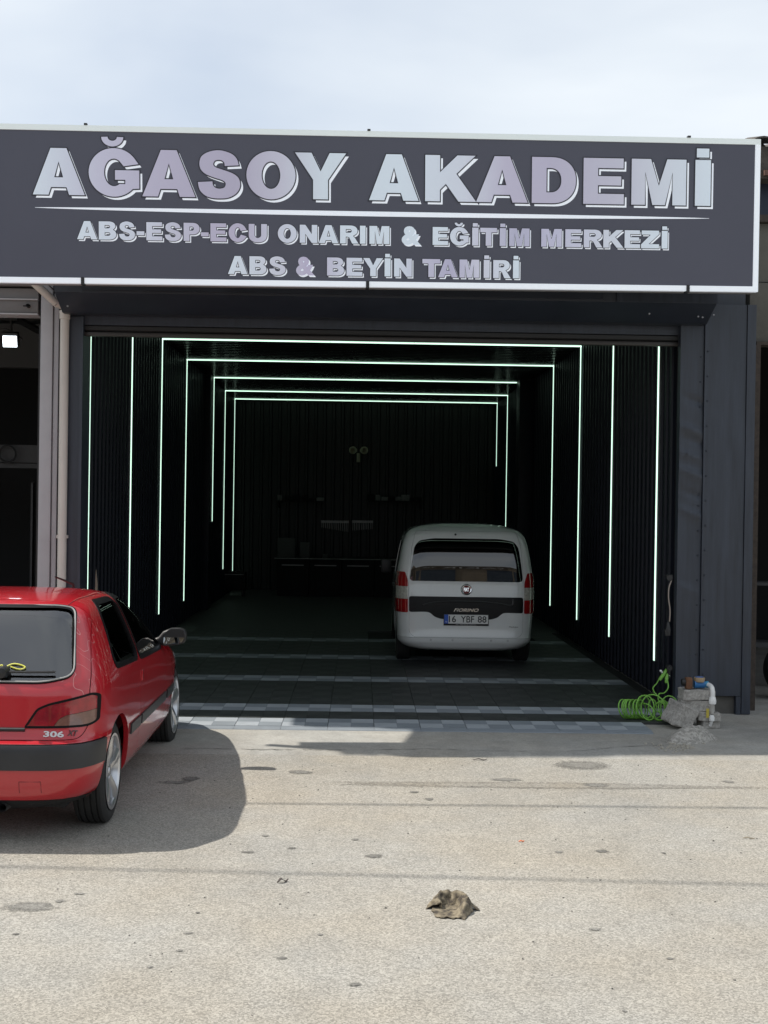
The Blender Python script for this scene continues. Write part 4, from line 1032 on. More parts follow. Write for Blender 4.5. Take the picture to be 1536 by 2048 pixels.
# side windows
q_win = rounded([(-.02, .962), (.66, .935), (.635, 1.30), (.20, 1.305), (.12, 1.26)], .05)
d_win = rounded([(.755, .930), (1.66, .900), (1.30, 1.20), (1.10, 1.298), (.725, 1.302)], .04)
door_p = rounded([(.705, .27), (1.80, .27), (1.86, .60), (1.80, .89), (1.42, 1.20), (1.17, 1.335), (.675, 1.340), (.695, .92)], .05)
for sx in (1, -1):
    lo, hi = (.3, 1.3) if sx > 0 else (-1.3, -.3)
    nm_ = 'quarter_window'
    tr = ISECT(shell_t, PR(grow(q_win, .030), lo, hi, 'yz')); tr = DIFF(tr, PR(q_win, lo, hi, 'yz'))
    gq = ISECT(thin, PR(grow(q_win, .004), lo, hi, 'yz'))
    shell = DIFF(shell, PR(grow(q_win, .030), lo, hi, 'yz'))
    o = part('window_trim', tr, M_trim, car, NO); part('glass', gq, M_gltint, o, NO, .03)
    dr = ISECT(shell, PR(grow(door_p, -.004), lo, hi, 'yz')); shell = DIFF(shell, PR(door_p, lo, hi, 'yz'))
    dt = ISECT(shell_t, PR(grow(d_win, .034), lo, hi, 'yz')); dt = DIFF(dt, PR(d_win, lo, hi, 'yz')); dr = DIFF(dr, PR(grow(d_win, .034), lo, hi, 'yz'))
    gd = ISECT(thin, PR(grow(d_win, .004), lo, hi, 'yz'))
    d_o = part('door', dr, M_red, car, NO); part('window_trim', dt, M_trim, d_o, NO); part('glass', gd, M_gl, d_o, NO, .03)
    # mouldings
    mo = ISECT(shell_p, BX(lo, hi, .735, 1.78, .470, .535)); part('side_moulding', mo, M_bump, d_o, NO, .03)
    mo = ISECT(shell_p, BX(lo, hi, .345, .690, .470, .535)); part('side_moulding', mo, M_bump, car, NO, .03)
    mo = ISECT(shell_p, BX(lo, hi, 1.86, 2.235, .470, .535)); part('side_moulding', mo, M_bump, car, NO, .03)
    # flush handle
    hx = .838 * sx
    MB().box(min(hx, hx + sx * .014), max(hx, hx + sx * .008), .750, .79, .755, .825).build('handle', M_red, d_o, bevel=.006)
    # mirror
    mi = bpy.data.objects.new('door_mirror', None); link(mi, d_o); mi.location = (sx * .765, 1.70, .915); mi.empty_display_size = .05
    # a rounded housing: lofted ellipses along x, mirror face on the rear
    V = []; Fm = []; secs = [(0.0, .025, .022, .018), (.035, .034, .03, .024), (.07, .070, .056, .040), (.13, .085, .066, .055), (.19, .080, .064, .060), (.225, .062, .052, .062), (.24, .03, .03, .062)]
    for (xx, hy_, hz_, cz_) in secs:
        for k in range(16):
            a = 2 * pi * k / 16; yy = hy_ * cos(a); yy = max(yy, -.036)
            V.append((sx * xx, yy + .01, cz_ - .018 + hz_ * abs(sin(a)) ** .8 * (1 if sin(a) > 0 else -1)))
    for j in range(len(secs) - 1):
        for k in range(16): Fm.append((j * 16 + k, j * 16 + (k + 1) % 16, (j + 1) * 16 + (k + 1) % 16, (j + 1) * 16 + k))
    Fm += [tuple(range(16)), tuple((len(secs) - 1) * 16 + k for k in range(16))]
    MB().add(V, Fm).build('mirror_housing', M_black, mi, 50)
    mp = rounded([(.075, -.012), (.085, -.022), (.205, -.012), (.228, .02), (.222, .082), (.20, .092), (.12, .090), (.078, .05)], .02)
    MB().prism([(sx * a, c) for a, c in mp], -.0285, -.0265, 'xz').build('mirror_glass', M_mirror, mi).rotation_euler = (radians(-4), 0, 0)
    MB().prism([(sx * a, c) for a, c in grow(mp, .005)], -.0262, -.022, 'xz').build('mirror_rim', M_black, mi)
# rear lights (cut before the tailgate so that they straddle neither)
tl = rounded([(.405, .665), (.755, .665), (.795, .685), (.797, .835), (.765, .853), (.54, .803), (.475, .775)], .022)
inner = grow(tl, -.013)
for sx in (1, -1):
    P1 = tl if sx > 0 else mir(tl); P2 = inner if sx > 0 else mir(inner)
    sur = ISECT(shell_t, PR(P1, -1, -.36, 'xz')); sur = DIFF(sur, PR(P2, -1.2, -.38, 'xz'))
    shell = DIFF(shell, PR(P1, -1, -.36, 'xz'))
    lo_ = part('tail_light', sur, M_trim, car, NO)
    lens = ISECT(shell_t, PR(P2, -1, -.38, 'xz'))
    ind = rounded([(.545, .635), (.60, .718), (.645, .738), (.90, .772), (.90, .635)], .02); ind = ind if sx > 0 else mir(ind)
    a = DIFF(lens, PR(ind, -1.2, 0, 'xz')); c = ISECT(lens, PR(grow(ind, -.002), -1.2, 0, 'xz'))
    part('red_lens', a, mat('red_lens', (.26, .003, .010), .10, spec=.6, coat=1.0, var=.4, vscale=12), lo_, NO)
    part('smoked_lens', c, mat('smoked_lens', (.16, .07, .05), .12, spec=.6, coat=1.0, var=.3, vscale=20), lo_, NO)
# rear bumper
bstrip = ISECT(shell_p, BX(-1.2, 1.2, -1.2, -.335, .441, .578)); 
lower = ISECT(shell, BX(-1.2, 1.2, -1.2, -.335, .262, .438)); lip = ISECT(shell, BX(-1.2, 1.2, -1.2, -.335, .10, .259))
shell = DIFF(shell, BX(-1.2, 1.2, -1.3, -.33, .05, .583))
bo = part('rear_bumper', lower, M_red, car, NO); part('bumper_strip', bstrip, M_bump, bo, NO, .03); part('bumper_lip', lip, M_black, bo, NO, .03)
tow = MB()
for a, c in (((.40, .375), (.52, .375)), ((.40, .375), (.40, .31)), ((.52, .375), (.52, .31))):
    pa = NO.bvh.ray_cast(Vector((a[0], -2, a[1])), Vector((0, 1, 0)))[0]; pc = NO.bvh.ray_cast(Vector((c[0], -2, c[1])), Vector((0, 1, 0)))[0]
    tow.tube([pa, pc], .0022, 5)
tow.build('tow_eye_cover', mat('dark_red_seam', (.12, .005, .01), .5), bo)
# tailgate + rear glass
gate = rounded([(-.715, .598), (.715, .598), (.755, .68), (.75, .93), (.66, 1.338), (.60, 1.358), (-.60, 1.358), (-.66, 1.338), (-.75, .93), (-.755, .68)], .04)
rg = rounded([(-.655, .955), (-.5, .925), (.5, .925), (.655, .955), (.590, 1.300), (.5, 1.316), (-.5, 1.316), (-.590, 1.300)], .05)
tg = ISECT(shell, PR(grow(gate, -.004), -1, -.10, 'xz')); shell = DIFF(shell, PR(gate, -1, -.095, 'xz'))
tt = ISECT(shell_t, PR(grow(rg, .016), -1, -.10, 'xz')); tt = DIFF(tt, PR(rg, -1.2, 0, 'xz')); tg = DIFF(tg, PR(grow(rg, .016), -1.2, 0, 'xz'))
gr_ = ISECT(thin, PR(grow(rg, .004), -1, -.10, 'xz'))
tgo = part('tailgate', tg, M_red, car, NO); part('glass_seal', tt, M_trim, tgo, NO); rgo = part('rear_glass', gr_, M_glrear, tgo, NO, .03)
def rear_pt(x, z, out=0.0):
    h = NO.bvh.ray_cast(Vector((x, -2, z)), Vector((0, 1, 0))); return h[0] + NO.at(h[0])[0] * out, NO.at(h[0])[0]
# chrome edge round the glass
edge = [rear_pt(x, z, .006)[0] for x, z in grow(rg, .006)]
MB().tube(edge, .005, 6, True).build('glass_edge', mat('pale_seal', (.33, .33, .32), .4), tgo, 50)
# lower black lip of the tailgate
lp = [rear_pt(x, .657, .002)[0] for x in np.linspace(-.415, .415, 24)]
MB().tube(lp, .012, 8).build('tailgate_lip', M_black, tgo, 50)
# wiper
w0, n0 = rear_pt(0.05, .955, .035); wp = MB(); wp.tube([rear_pt(x, .962, .022)[0] for x in np.linspace(-.42, .56, 14)], .0075, 6)
wp.build('wiper_blade', M_black, tgo, 50)
MB().lathe([(-.05, .0), (-.045, .028), (-.01, .034), (.03, .034)], 20, 'y', rear_pt(.27, .962, .018)[0]).build('wiper_hub', M_black, tgo, 40)
# badge lettering
def rear_text(name, s, x, z, wd, hg, m, parent, fn=rear_pt, off=.004, **k):
    p_, n_ = fn(x, z, off); n_ = Vector(n_); xa_ = Vector((1, 0, 0)) - n_ * n_.x; xa_.normalize(); ya_ = n_.cross(xa_)
    if ya_.z < 0: ya_ = -ya_
    Mx = Matrix(((xa_.x, ya_.x, n_.x, p_.x), (xa_.y, ya_.y, n_.y, p_.y), (xa_.z, ya_.z, n_.z, p_.z), (0, 0, 0, 1)))
    return text(name, s, m, parent, Mx, 1.0, wd, hg, **k)
rear_text('badge', '306', .575, .632, .112, .034, mat('badge_silver', (.6, .6, .6), .35, .6), tgo, off=.008, offset=.03)
rear_text('badge', 'XT', .672, .634, .060, .032, mat('badge_dark', (.06, .05, .05), .4, .5), tgo, off=.008, offset=.03, shear=.25)
# yellow handwritten sticker on the glass
scr = [(.10, .975), (.155, .998), (.165, .985), (.20, 1.002), (.215, .986), (.25, 1.006), (.262, .990), (.31, 1.012), (.355, 1.008), (.385, .995), (.36, .984), (.325, .990), (.30, .998)]
MB().tube([rear_pt(p_[0], p_[1], .002)[0] for p_ in crom(scr, 5)], .0042, 5).build('sticker', mat('yellow_sticker', (.70, .68, .12), .6), rgo)
# windscreen, bonnet line, head lights, grille
ws = rounded([(-.66, .985), (.66, .985), (.56, 1.30), (-.56, 1.30)], .06)
wt = ISECT(thin, PR(grow(ws, .004), 1.05, 2.3, 'xz')); shell = DIFF(shell, PR(ws, 1.05, 2.3, 'xz')); part('windscreen', wt, M_gl, car, NO, .03)
hl = rounded([(.42, .60), (.78, .60), (.80, .72), (.50, .71)], .03)
for sx in (1, -1):
    P1 = hl if sx > 0 else mir(hl); l_ = ISECT(shell_t, PR(P1, 2.5, 4, 'xz')); shell = DIFF(shell, PR(P1, 2.5, 4, 'xz')); part('headlight', l_, mat('headlight_glass', (.7, .7, .7), .1, coat=1), car, NO)
fb = ISECT(shell_p, BX(-1.2, 1.2, 2.95, 4, .40, .55)); part('bumper_strip', fb, M_bump, car, NO, .03)
MB().box(-.38, .38, 3.20, 3.26, .61, .69).build('grille', M_black, car, bevel=.01)
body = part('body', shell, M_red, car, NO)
# roof rail seam and antenna
an = MB(); an.tube([(.33, .96, 1.355), (.33, .945, 1.385), (.24, .80, 1.44)], [.012, .009, .005], 6); an.build('antenna', M_black, car, 40)
for sx in (1, -1):
    sm_ = []
    for yy in np.linspace(-.12, 1.05, 20):
        h = NO.bvh.ray_cast(Vector((sx * (.575 - .03 * ((yy - .5) / .6) ** 2), yy, 2)), Vector((0, 0, -1)))
        if h[0]: sm_.append(h[0] + Vector((0, 0, -.001)))
    MB().tube(sm_, .004, 5).build('roof_seam', mat('dark_red_seam'), car)
# wheel wells, floor, exhaust
for sx in (1, -1):
    for yy in (0.0, 2.58):
        b = MB(); n = 20
        for k in range(n + 1):
            a = .02 + (pi - .04) * k / n
            for xx in (.48, .775): b.v.append((sx * xx, yy + (AR - .003) * cos(a), AZ + (AR - .003) * sin(a)))
        for k in range(n): b.f.append((2 * k, 2 * k + 1, 2 * k + 3, 2 * k + 2))
        b.mi = [0] * len(b.f)
        b.prism([(yy + (AR - .004) * cos(pi * k / 16), AZ + (AR - .004) * sin(pi * k / 16)) for k in range(17)] + [(yy - .33, .20), (yy + .33, .20)], sx * .47, sx * .482, 'yz')
        b.build('wheel_liner', M_dark, car)
    for yy in (0.0, 2.58): wheel(car, (sx * .705, yy, .306), sx, .306, .195, .218, 5, M_alloy)
b = MB(); b.tube([(.30, -.2, .21), (.30, -.50, .215), (.30, -.615, .222)], .026, 14, caps=False); b.tube([(.30, -.5, .215), (.30, -.612, .222)], .021, 14, caps=False); b.build('exhaust', M_steel, car, 40)
MB().box(-.62, .62, -.45, .45, .19, .24).build('rear_axle_pan', M_dark, car)
b = MB(); b.add([(.42, -.56, .265), (.66, -.50, .262), (.44, -.56, .225)], [(0, 1, 2)]); b.build('loose_shield', M_black, car)
# cabin
M_fab = mat('grey_seat_fabric', (.07, .07, .075), .9, var=.3, vscale=30); M_dash = mat('dashboard_grey', (.05, .052, .056), .7)
def seat(x, yb, parent, wd=.25):
    s = bpy.data.objects.new('seat', None); link(s, parent); s.location = (x, yb, .33); s.empty_display_size = .05
    MB().box(-wd, wd, 0, .48, 0, .17).build('cushion', M_fab, s, bevel=.05)
    b = MB(); b.obox((0, -.12, .40), (wd, 0, 0), (0, .06, .012), (0, -.09, .28)); b.build('backrest', M_fab, s, bevel=.045)
    b = MB(); b.obox((0, -.22, .74), (wd * .55, 0, 0), (0, .045, .01), (0, -.02, .075)); b.build('headrest', M_fab, s, bevel=.035)
seat(-.36, .95, car); seat(.36, .95, car)
MB().box(-.62, .62, .18, .60, .33, .50).build('rear_bench', M_fab, car, bevel=.05)
b = MB(); b.obox((0, .10, .64), (.60, 0, 0), (0, .06, .012), (0, -.07, .22)); b.build('rear_backrest', M_fab, car, bevel=.04)
MB().prism([(1.50, .78), (1.52, .90), (1.66, .955), (1.92, .955), (1.95, .60), (1.62, .60)], -.70, .70, 'yz').build('dashboard', M_dash, car, bevel=.02)
stw = bpy.data.objects.new('steering_wheel', None); link(stw, car); stw.location = (-.36, 1.42, .92); stw.rotation_euler = (radians(-25), 0, 0); stw.empty_display_size = .05
MB().tube([(.185 * cos(a), 0, .185 * sin(a)) for a in np.linspace(0, 2 * pi, 32, endpoint=False)], .014, 8, True).build('wheel_rim', M_black, stw, 40)
b = MB(); b.box(-.06, .06, -.015, .03, -.06, .06); b.box(-.18, -.05, 0, .015, -.02, .015); b.box(.05, .18, 0, .015, -.02, .015); b.build('wheel_hub', M_black, stw)
MB().box(-.09, .09, 1.18, 1.20, 1.20, 1.26).build('rear_view_mirror', M_black, car, bevel=.008)

# ================================================================== WHITE VAN   (local: y forward, rear face near y = 0)
M_vw = mat('white_van_paint', (0.70, 0.71, 0.70), 0.30, coat=1.0, var=.04, vscale=3)
van = thing('parked_van', 'white small van with black rear glass parked inside the hall, seen from behind', 'van', (1.29, 15.12, FZ - 0.001), radians(-0.4))
VAN = [(0.17, .62, .10, 3.70, 5, 4), (0.21, .76, .02, 3.80, 7, 4), (0.27, .81, -.02, 3.84, 9, 4), (0.285, .822, -.03, 3.85, 9, 4), (0.34, .828, -.035, 3.86, 10, 4), (0.36, .829, -.025, 3.85, 10, 4), (0.50, .838, -.005, 3.80, 11, 4), (0.70, .846, .005, 3.70, 11, 4),
       (0.85, .847, .018, 3.45, 11, 4), (1.00, .840, .038, 3.05, 11, 4), (1.12, .826, .0415, 2.78, 10.5, 4.5), (1.20, .815, .0465, 2.66, 10.2, 4.8), (1.27, .802, .054, 2.55, 10, 5), (1.34, .79, .068, 2.43, 9.8, 5), (1.40, .778, .086, 2.32, 9.5, 5), (1.47, .762, .112, 2.18, 9, 5), (1.53, .742, .142, 2.05, 8.5, 5),
       (1.58, .712, .182, 1.92, 7.5, 4.8), (1.625, .66, .26, 1.78, 6.5, 4.6), (1.66, .57, .40, 1.60, 5, 4), (1.685, .44, .60, 1.40, 4, 3.6), (1.70, .26, .80, 1.20, 3, 3), (1.703, .10, .95, 1.05, 3, 3)]
lev = sorted(set(round(z, 4) for z in np.r_[np.linspace(.17, .37, 14), np.linspace(.40, 1.5, 32), np.linspace(1.52, 1.66, 9), np.linspace(1.668, 1.703, 7)]))
O = mk(*body_surface(VAN, lev, 52)); NV = Normals(O); I_ = offset_mesh(O, -.03); Op = offset_mesh(O, .010); Op2 = offset_mesh(O, .004)
shell = DIFF(O, I_); shell_t = DIFF(Op2, I_); thin = DIFF(offset_mesh(O, -.004), offset_mesh(O, -.009)); shell_p = DIFF(Op, I_)
for sx in (1, -1):
    for yy in (.66, 3.17): shell = DIFF(shell, CYL(.5 if sx > 0 else -1.2, 1.2 if sx > 0 else -.5, yy, .31, .345))
# rear lights
tl = rounded([(.695, .635), (.90, .635), (.90, 1.12), (.735, 1.12), (.698, 1.00)], .02)
for sx in (1, -1):
    P1 = tl if sx > 0 else mir(tl); L_ = ISECT(shell_p, PR(P1, -1, .30, 'xz')); shell = DIFF(shell, PR(P1, -1, .30, 'xz'))
    r1 = ISECT(L_, BX(-1, 1, -1, 1, .946, 1.3)); r2 = ISECT(L_, BX(-1, 1, -1, 1, .60, .795)); c_ = ISECT(L_, BX(-1, 1, -1, 1, .797, .944))
    lo_ = part('tail_light', r1, mat('van_red_lens', (.30, .008, .010), .12, coat=1, var=.3, vscale=20), van, NV, .03); part('red_lens', r2, MATS['van_red_lens'], lo_, NV, .03)
    part('clear_lens', c_, mat('clear_lens', (.45, .43, .38), .12, coat=1, var=.35, vscale=40), lo_, NV, .03)
# tailgate: outer outline with seam, glass, black applique, number plate recess
gate = rounded([(-.625, .345), (.625, .345), (.682, .40), (.690, 1.02), (.660, 1.42), (.61, 1.615), (-.61, 1.615), (-.660, 1.42), (-.690, 1.02), (-.682, .40)], .05)
tg = ISECT(shell, PR(grow(gate, -.003), -1, .42, 'xz')); shell = DIFF(shell, PR(gate, -1, .425, 'xz'))
rg = rounded([(-.684, 1.012), (.684, 1.012), (.668, 1.16), (.630, 1.42), (.575, 1.495), (.40, 1.525), (-.40, 1.525), (-.575, 1.495), (-.630, 1.42), (-.668, 1.16)], .05)
gl_ = ISECT(thin, PR(grow(rg, -.001), -1, .30, 'xz')); tg = DIFF(tg, PR(rg, -1.2, .6, 'xz'))
ap_ = rounded([(-.685, .830), (.685, .830), (.685, .640), (.50, .645), (.44, .640), (.375, .585), (.30, .562), (-.30, .562), (-.375, .585), (-.44, .640), (-.50, .645), (-.685, .640)][::-1], .03)
apl = ISECT(shell_t, PR(grow(ap_, -.002), -1, .30, 'xz')); tg = DIFF(tg, PR(ap_, -1.2, .3, 'xz'))
tgo = part('tailgate', tg, M_vw, van, NV); g_o = part('rear_glass', gl_, M_glvan, tgo, NV, .03); a_o = part('black_panel', apl, mat('gloss_black_panel', (.006, .006, .007), .38, spec=.22), tgo, NV)
def vrear(x, z, out=0.0):
    h = NV.bvh.ray_cast(Vector((x, -2, z)), Vector((0, 1, 0))); n_ = NV.at(h[0])[0]; return h[0] + n_ * out, n_
# grip lip in the black panel
lp = crom([vrear(x, z, .010)[0] for x, z in ((-.52, .725), (-.40, .755), (-.2, .772), (0, .776), (.2, .772), (.40, .755), (.53, .735), (.56, .76), (.56, .81))], 6)
MB().tube([Vector(p_) for p_ in lp], .010, 6).build('grip_edge', mat('worn_black_edge', (.05, .05, .05), .35), a_o, 50)
rear_text('lettering', 'FIORINO', 0, .672, .30, .040, M_chrome, a_o, vrear, .008, shear=.35, offset=.015)
rear_text('badge', 'Multijet', .57, .475, .115, .022, mat('badge_dark'), tgo, vrear, .004, shear=.2)
# round badge
p_, n_ = vrear(0, .915, .002)
bd = bpy.data.objects.new('round_badge', None); link(bd, tgo); bd.matrix_world = Matrix.Identity(4)
bd.location = p_; bd.rotation_euler = Vector(n_).to_track_quat('Z', 'Y').to_euler(); bd.empty_display_size = .02
MB().lathe([(0, .064), (.012, .066), (.016, .060), (.012, .050), (.010, 0.0)], 32, 'z').build('badge_ring', M_chrome, bd, 40)
MB().lathe([(.0125, .049), (.0145, .046), (.0145, 0.0)], 28, 'z').build('badge_disc', mat('badge_red', (.16, .012, .016), .2, coat=1), bd, 40)
text('badge_letters', 'FIAT', M_chrome, bd, Matrix.Translation((0, 0, .0155)), 1, .062, .044, offset=.03)
# number plate
pl_c, pl_n = vrear(0, .555, .012)
plate = bpy.data.objects.new('number_plate', None); link(plate, tgo); plate.location = pl_c; plate.empty_display_size = .02
MB().box(-.270, .270, -.006, .004, -.068, .068).build('plate_holder', M_black, plate, bevel=.003)
MB().box(-.262, .262, -.0095, -.0062, -.045, .062).build('plate', mat('plate_white', (.72, .72, .70), .4), plate)
MB().box(-.262, -.215, -.0112, -.0097, -.045, .062).build('plate_band', mat('plate_blue', (.02, .10, .50), .4), plate)
Mp = lambda x, z: Matrix(((1, 0, 0, x), (0, 0, -1, -.0125), (0, 1, 0, z), (0, 0, 0, 1)))
for s_, x_, wd in (('16', -.165, .085), ('YBF', .015, .160), ('88', .190, .105)): text('plate_text', s_, M_black, plate, Mp(x_, .010), 1, wd, .078, offset=.008)
text('plate_text', 'TR', M_white, plate, Mp(-.2385, -.025), 1, .026, .018)
text('plate_text', 'N. ÖNCE OTO', M_white, plate, Matrix(((1, 0, 0, 0), (0, 0, -1, -.0075), (0, 1, 0, -.057), (0, 0, 0, 1))), 1, .24, .014)
# bumper: split from the body, with step
bum = ISECT(shell, BX(-1.2, 1.2, -1, .30, .10, .336)); shell = DIFF(shell, BX(-1.2, 1.2, -1, .305, .05, .340))
bum = DIFF(bum, PR(rounded([(-.47, .10), (.47, .10), (.44, .188), (-.44, .188)], .01), -1, .4, 'xz')); part('rear_bumper', bum, M_vw, van, NV)
for x_ in (-.42, -.16, .30, .50):
    q_, nn = vrear(x_, .315, .001); MB().lathe([(0, .014), (-.003, .012), (-.003, 0)], 14, 'y', q_).build('parking_sensor', mat('sensor_grey', (.5, .5, .5), .4), van)
q_, nn = vrear(-.13, 1.568, .006); MB().lathe([(-.012, 0), (-.010, .012), (.01, .014)], 12, 'y', q_).build('washer_jet', M_black, tgo, 40)
# side glazing and sliding-door seam
sw = [rounded([(.42, 1.08), (1.30, 1.06), (1.28, 1.47), (.55, 1.48)], .05), rounded([(1.40, 1.06), (2.45, 1.02), (2.15, 1.36), (1.95, 1.47), (1.38, 1.48)], .05)]
for sx in (1, -1):
    lo, hi = (.3, 1.3) if sx > 0 else (-1.3, -.3)
    dp_ = rounded([(1.36, .28), (2.55, .28), (2.62, 1.0), (2.2, 1.42), (1.98, 1.53), (1.345, 1.54)], .05)
    dd = ISECT(shell, PR(grow(dp_, -.004), lo, hi, 'yz')); shell = DIFF(shell, PR(dp_, lo, hi, 'yz')); dd = DIFF(dd, PR(sw[1], lo, hi, 'yz')); shell = DIFF(shell, PR(sw[0], lo, hi, 'yz'))
    do_ = part('door', dd, M_vw, van, NV); part('glass', ISECT(thin, PR(sw[1], lo, hi, 'yz')), M_gltint, do_, NV, .03); part('side_glass', ISECT(thin, PR(sw[0], lo, hi, 'yz')), M_gltint, van, NV, .03)
    MB().box(min(sx * .845, sx * .862), max(sx * .845, sx * .862), 1.42, 1.60, .86, .90).build('handle', M_black, do_, bevel=.006)
    mi = MB(); mi.box(min(sx * .86, sx * 1.0), max(sx * .86, sx * 1.0), 2.38, 2.47, .98, 1.17); mi.build('door_mirror', M_black, do_, bevel=.03)
    for yy in (.66, 3.17):
        b = MB(); b.prism([(yy + .34 * cos(pi * k / 16), .31 + .34 * sin(pi * k / 16)) for k in range(17)] + [(yy - .33, .20), (yy + .33, .20)], sx * .47, sx * .49, 'yz')
        n = 20
        o_ = len(b.v)
        for k in range(n + 1):
            a = .02 + (pi - .04) * k / n
            for xx in (.48, .775): b.v.append((sx * xx, yy + .341 * cos(a), .31 + .341 * sin(a)))
        for k in range(n): b.f.append((o_ + 2 * k, o_ + 2 * k + 1, o_ + 2 * k + 3, o_ + 2 * k + 2)); b.mi.append(0)
        b.build('wheel_liner', M_dark, van)
        wheel(van, (sx * .735, yy, .305), sx, .305, .185, .195, 8, M_steel, 'thin')
ws = rounded([(-.68, 1.06), (.68, 1.06), (.60, 1.52), (-.60, 1.52)], .05); part('windscreen', ISECT(thin, PR(ws, 1.6, 3.2, 'xz')), M_gl, van, NV, .03); shell = DIFF(shell, PR(ws, 1.6, 3.2, 'xz'))
part('body', shell, M_vw, van, NV)
MB().box(-.70, .70, .12, 3.3, .30, .36).build('load_floor', M_dark, van)
for x_ in (-.36, .36):
    s = bpy.data.objects.new('seat', None); link(s, van); s.location = (x_, 1.75, .36); s.empty_display_size = .05
    MB().box(-.24, .24, 0, .48, 0, .28).build('cushion', M_fab, s, bevel=.05); MB().box(-.24, .24, -.10, .03, .25, .85).build('backrest', M_fab, s, bevel=.04); MB().box(-.13, .13, -.10, 0, .87, 1.05).build('headrest', M_fab, s, bevel=.03)
_q, _n = vrear(.50, 1.3, -.03); cu = MB().tube([Vector(vrear(x_, z_, -.025)[0]) for x_, z_ in ((.535, 1.48), (.50, 1.38), (.505, 1.2), (.53, 1.02))], .006, 6); cu.build('interior_cord', M_white, van, 40)
for o in (_A, _B):
    if o.name in COL.objects: COL.objects.unlink(o)

# ================================================================== THINGS AT THE RIGHT PIER
def block(name, c, size, rot, m, seed, amp=.006, cuts=5):
    bm = bmesh.new(); bmesh.ops.create_cube(bm, size=1.0); bmesh.ops.bevel(bm, geom=list(bm.edges), offset=.05, segments=1, affect='EDGES')
    bmesh.ops.subdivide_edges(bm, edges=list(bm.edges), cuts=cuts, use_grid_fill=True)
    from mathutils import noise
    for v in bm.verts:
        p = Vector((v.co.x * size[0], v.co.y * size[1], v.co.z * size[2])); n = v.normal
        d = noise.noise(p * 14 + Vector((seed * 3.1, 0, 0))) * amp * 1.3 + noise.noise(p * 45 + Vector((0, seed * 2.3, 0))) * amp * .7
        v.co = p + Vector((n.x, n.y, n.z)) * d
    me = bpy.data.meshes.new(name); bm.to_mesh(me); bm.free(); me.materials.append(m); smooth(me, 28)
    o = bpy.data.objects.new(name, me); link(o); o.location = c; o.rotation_euler = rot; return o
GZ = .024
def bl(px0, px1, py0, py1, Y, dep): 
    a = at_y(px0, py0, Y); c = at_y(px1, py1, Y); return ((a.x + c.x) / 2, Y + dep / 2, (a.z + c.z) / 2), (c.x - a.x, dep, a.z - c.z)
Yp = 11.05
c, s = bl(1400, 1446, 1429, 1449, Yp, .16); zb = GZ
h4 = .070; h3 = .072
c4 = (c[0] + .01, Yp + .14, GZ + h4 / 2); c3 = (c[0], Yp + .12, GZ + h4 + h3 / 2)
tag(block('paving_block', c4, (.16, .16, h4), (0, 0, .1), M_stone, 1), 'small grey concrete block on the pavement under the right side of the pile', 'block', 'blocks piled at the pier')
tag(block('paving_block', c3, (.205, .16, h3), (0, .03, -.05), M_stone, 2, .005), 'grey concrete block with pitted face below the yellow tag', 'block', 'blocks piled at the pier')
h2 = .095; h1 = .092; zt2 = GZ + h4 + h3 + .004
c, s = bl(1364, 1431, 1400, 1428, Yp + .1, .2)
c2 = (c[0], Yp + .20, zt2 + h2 / 2)
tag(block('paving_block', c2, (.30, .20, h2), (0, .02, -.10), M_stone, 3, .008), 'brownish concrete block second from the top of the pile', 'block', 'blocks piled at the pier')
c1 = (c[0] + .005, Yp + .20, zt2 + h2 + .003 + h1 / 2)
tag(block('paving_block', c1, (.285, .20, h1), (0, -.02, .04), M_stone, 4, .010), 'rough concrete block on top of the pile, carrying the water meter', 'block', 'blocks piled at the pier')
tag(block('paving_block', (c2[0] - .085, Yp + .34, GZ + .068), (.12, .14, .136), (0, 0, .2), M_stone, 9, .006), 'upright grey block at the back of the pile, mostly hidden', 'block', 'blocks piled at the pier')
cb_, s_ = bl(1340, 1396, 1409, 1469, Yp - .05, .2)
tag(block('broken_block', (cb_[0] + .0, Yp + .10, GZ + .112), (.18, .24, .20), (.10, .42, .38), M_stone, 5, .012), 'large broken concrete lump tilted against the left side of the pile', 'block', 'blocks piled at the pier')
# mortar mound
def mound(cx, cy, rx, ry, h, seed, tilt=0.0):
    from mathutils import noise
    v = []; f = []; n, m = 40, 14
    for j in range(m + 1):
        r = j / m
        for i in range(n):
            a = 2 * pi * i / n; k = 1 + .22 * noise.noise(Vector((cos(a) * 1.5, sin(a) * 1.5, seed)))
            x = rx * r * cos(a) * k; y_ = ry * r * sin(a) * k
            z = h * (1 - r ** 2.2) * (1 + .25 * noise.noise(Vector((x * 7, y_ * 7, seed)))) + .006 * noise.noise(Vector((x * 40, y_ * 40, seed))) * (1 - r)
            v.append((cx + x * cos(tilt) - y_ * sin(tilt), cy + x * sin(tilt) + y_ * cos(tilt), GZ - .002 + max(z, 0)))
    for j in range(m):
        for i in range(n): f.append((j * n + i, j * n + (i + 1) % n, (j + 1) * n + (i + 1) % n, (j + 1) * n + i))
    return MB().add(v, f)
pm = at_z(1385, 1480, GZ)
o = mound(pm.x + .0, pm.y + .01, .29, .15, .12, 2.0, .60).build('mortar_mound', M_rough, None, 60); tag(o, 'rough heap of set mortar spilling forward from the block pile', 'mortar')
for k in range(26):
    px = random.uniform(1300, 1400); py = random.uniform(1478, 1504); q = at_z(px, py, GZ); r = random.uniform(.004, .010)
    if k < 26 and abs(q.x - pm.x) < .3:
        pass
pebs = MB()
for k in range(90):
    q = at_z(random.gauss(1352, 22), random.gauss(1495, 6), GZ); r = random.uniform(.003, .008)
    pebs.obox((q.x, q.y, GZ + r * .6), (r, r * .3, 0), (-r * .3, r, 0), (0, 0, r * .7))
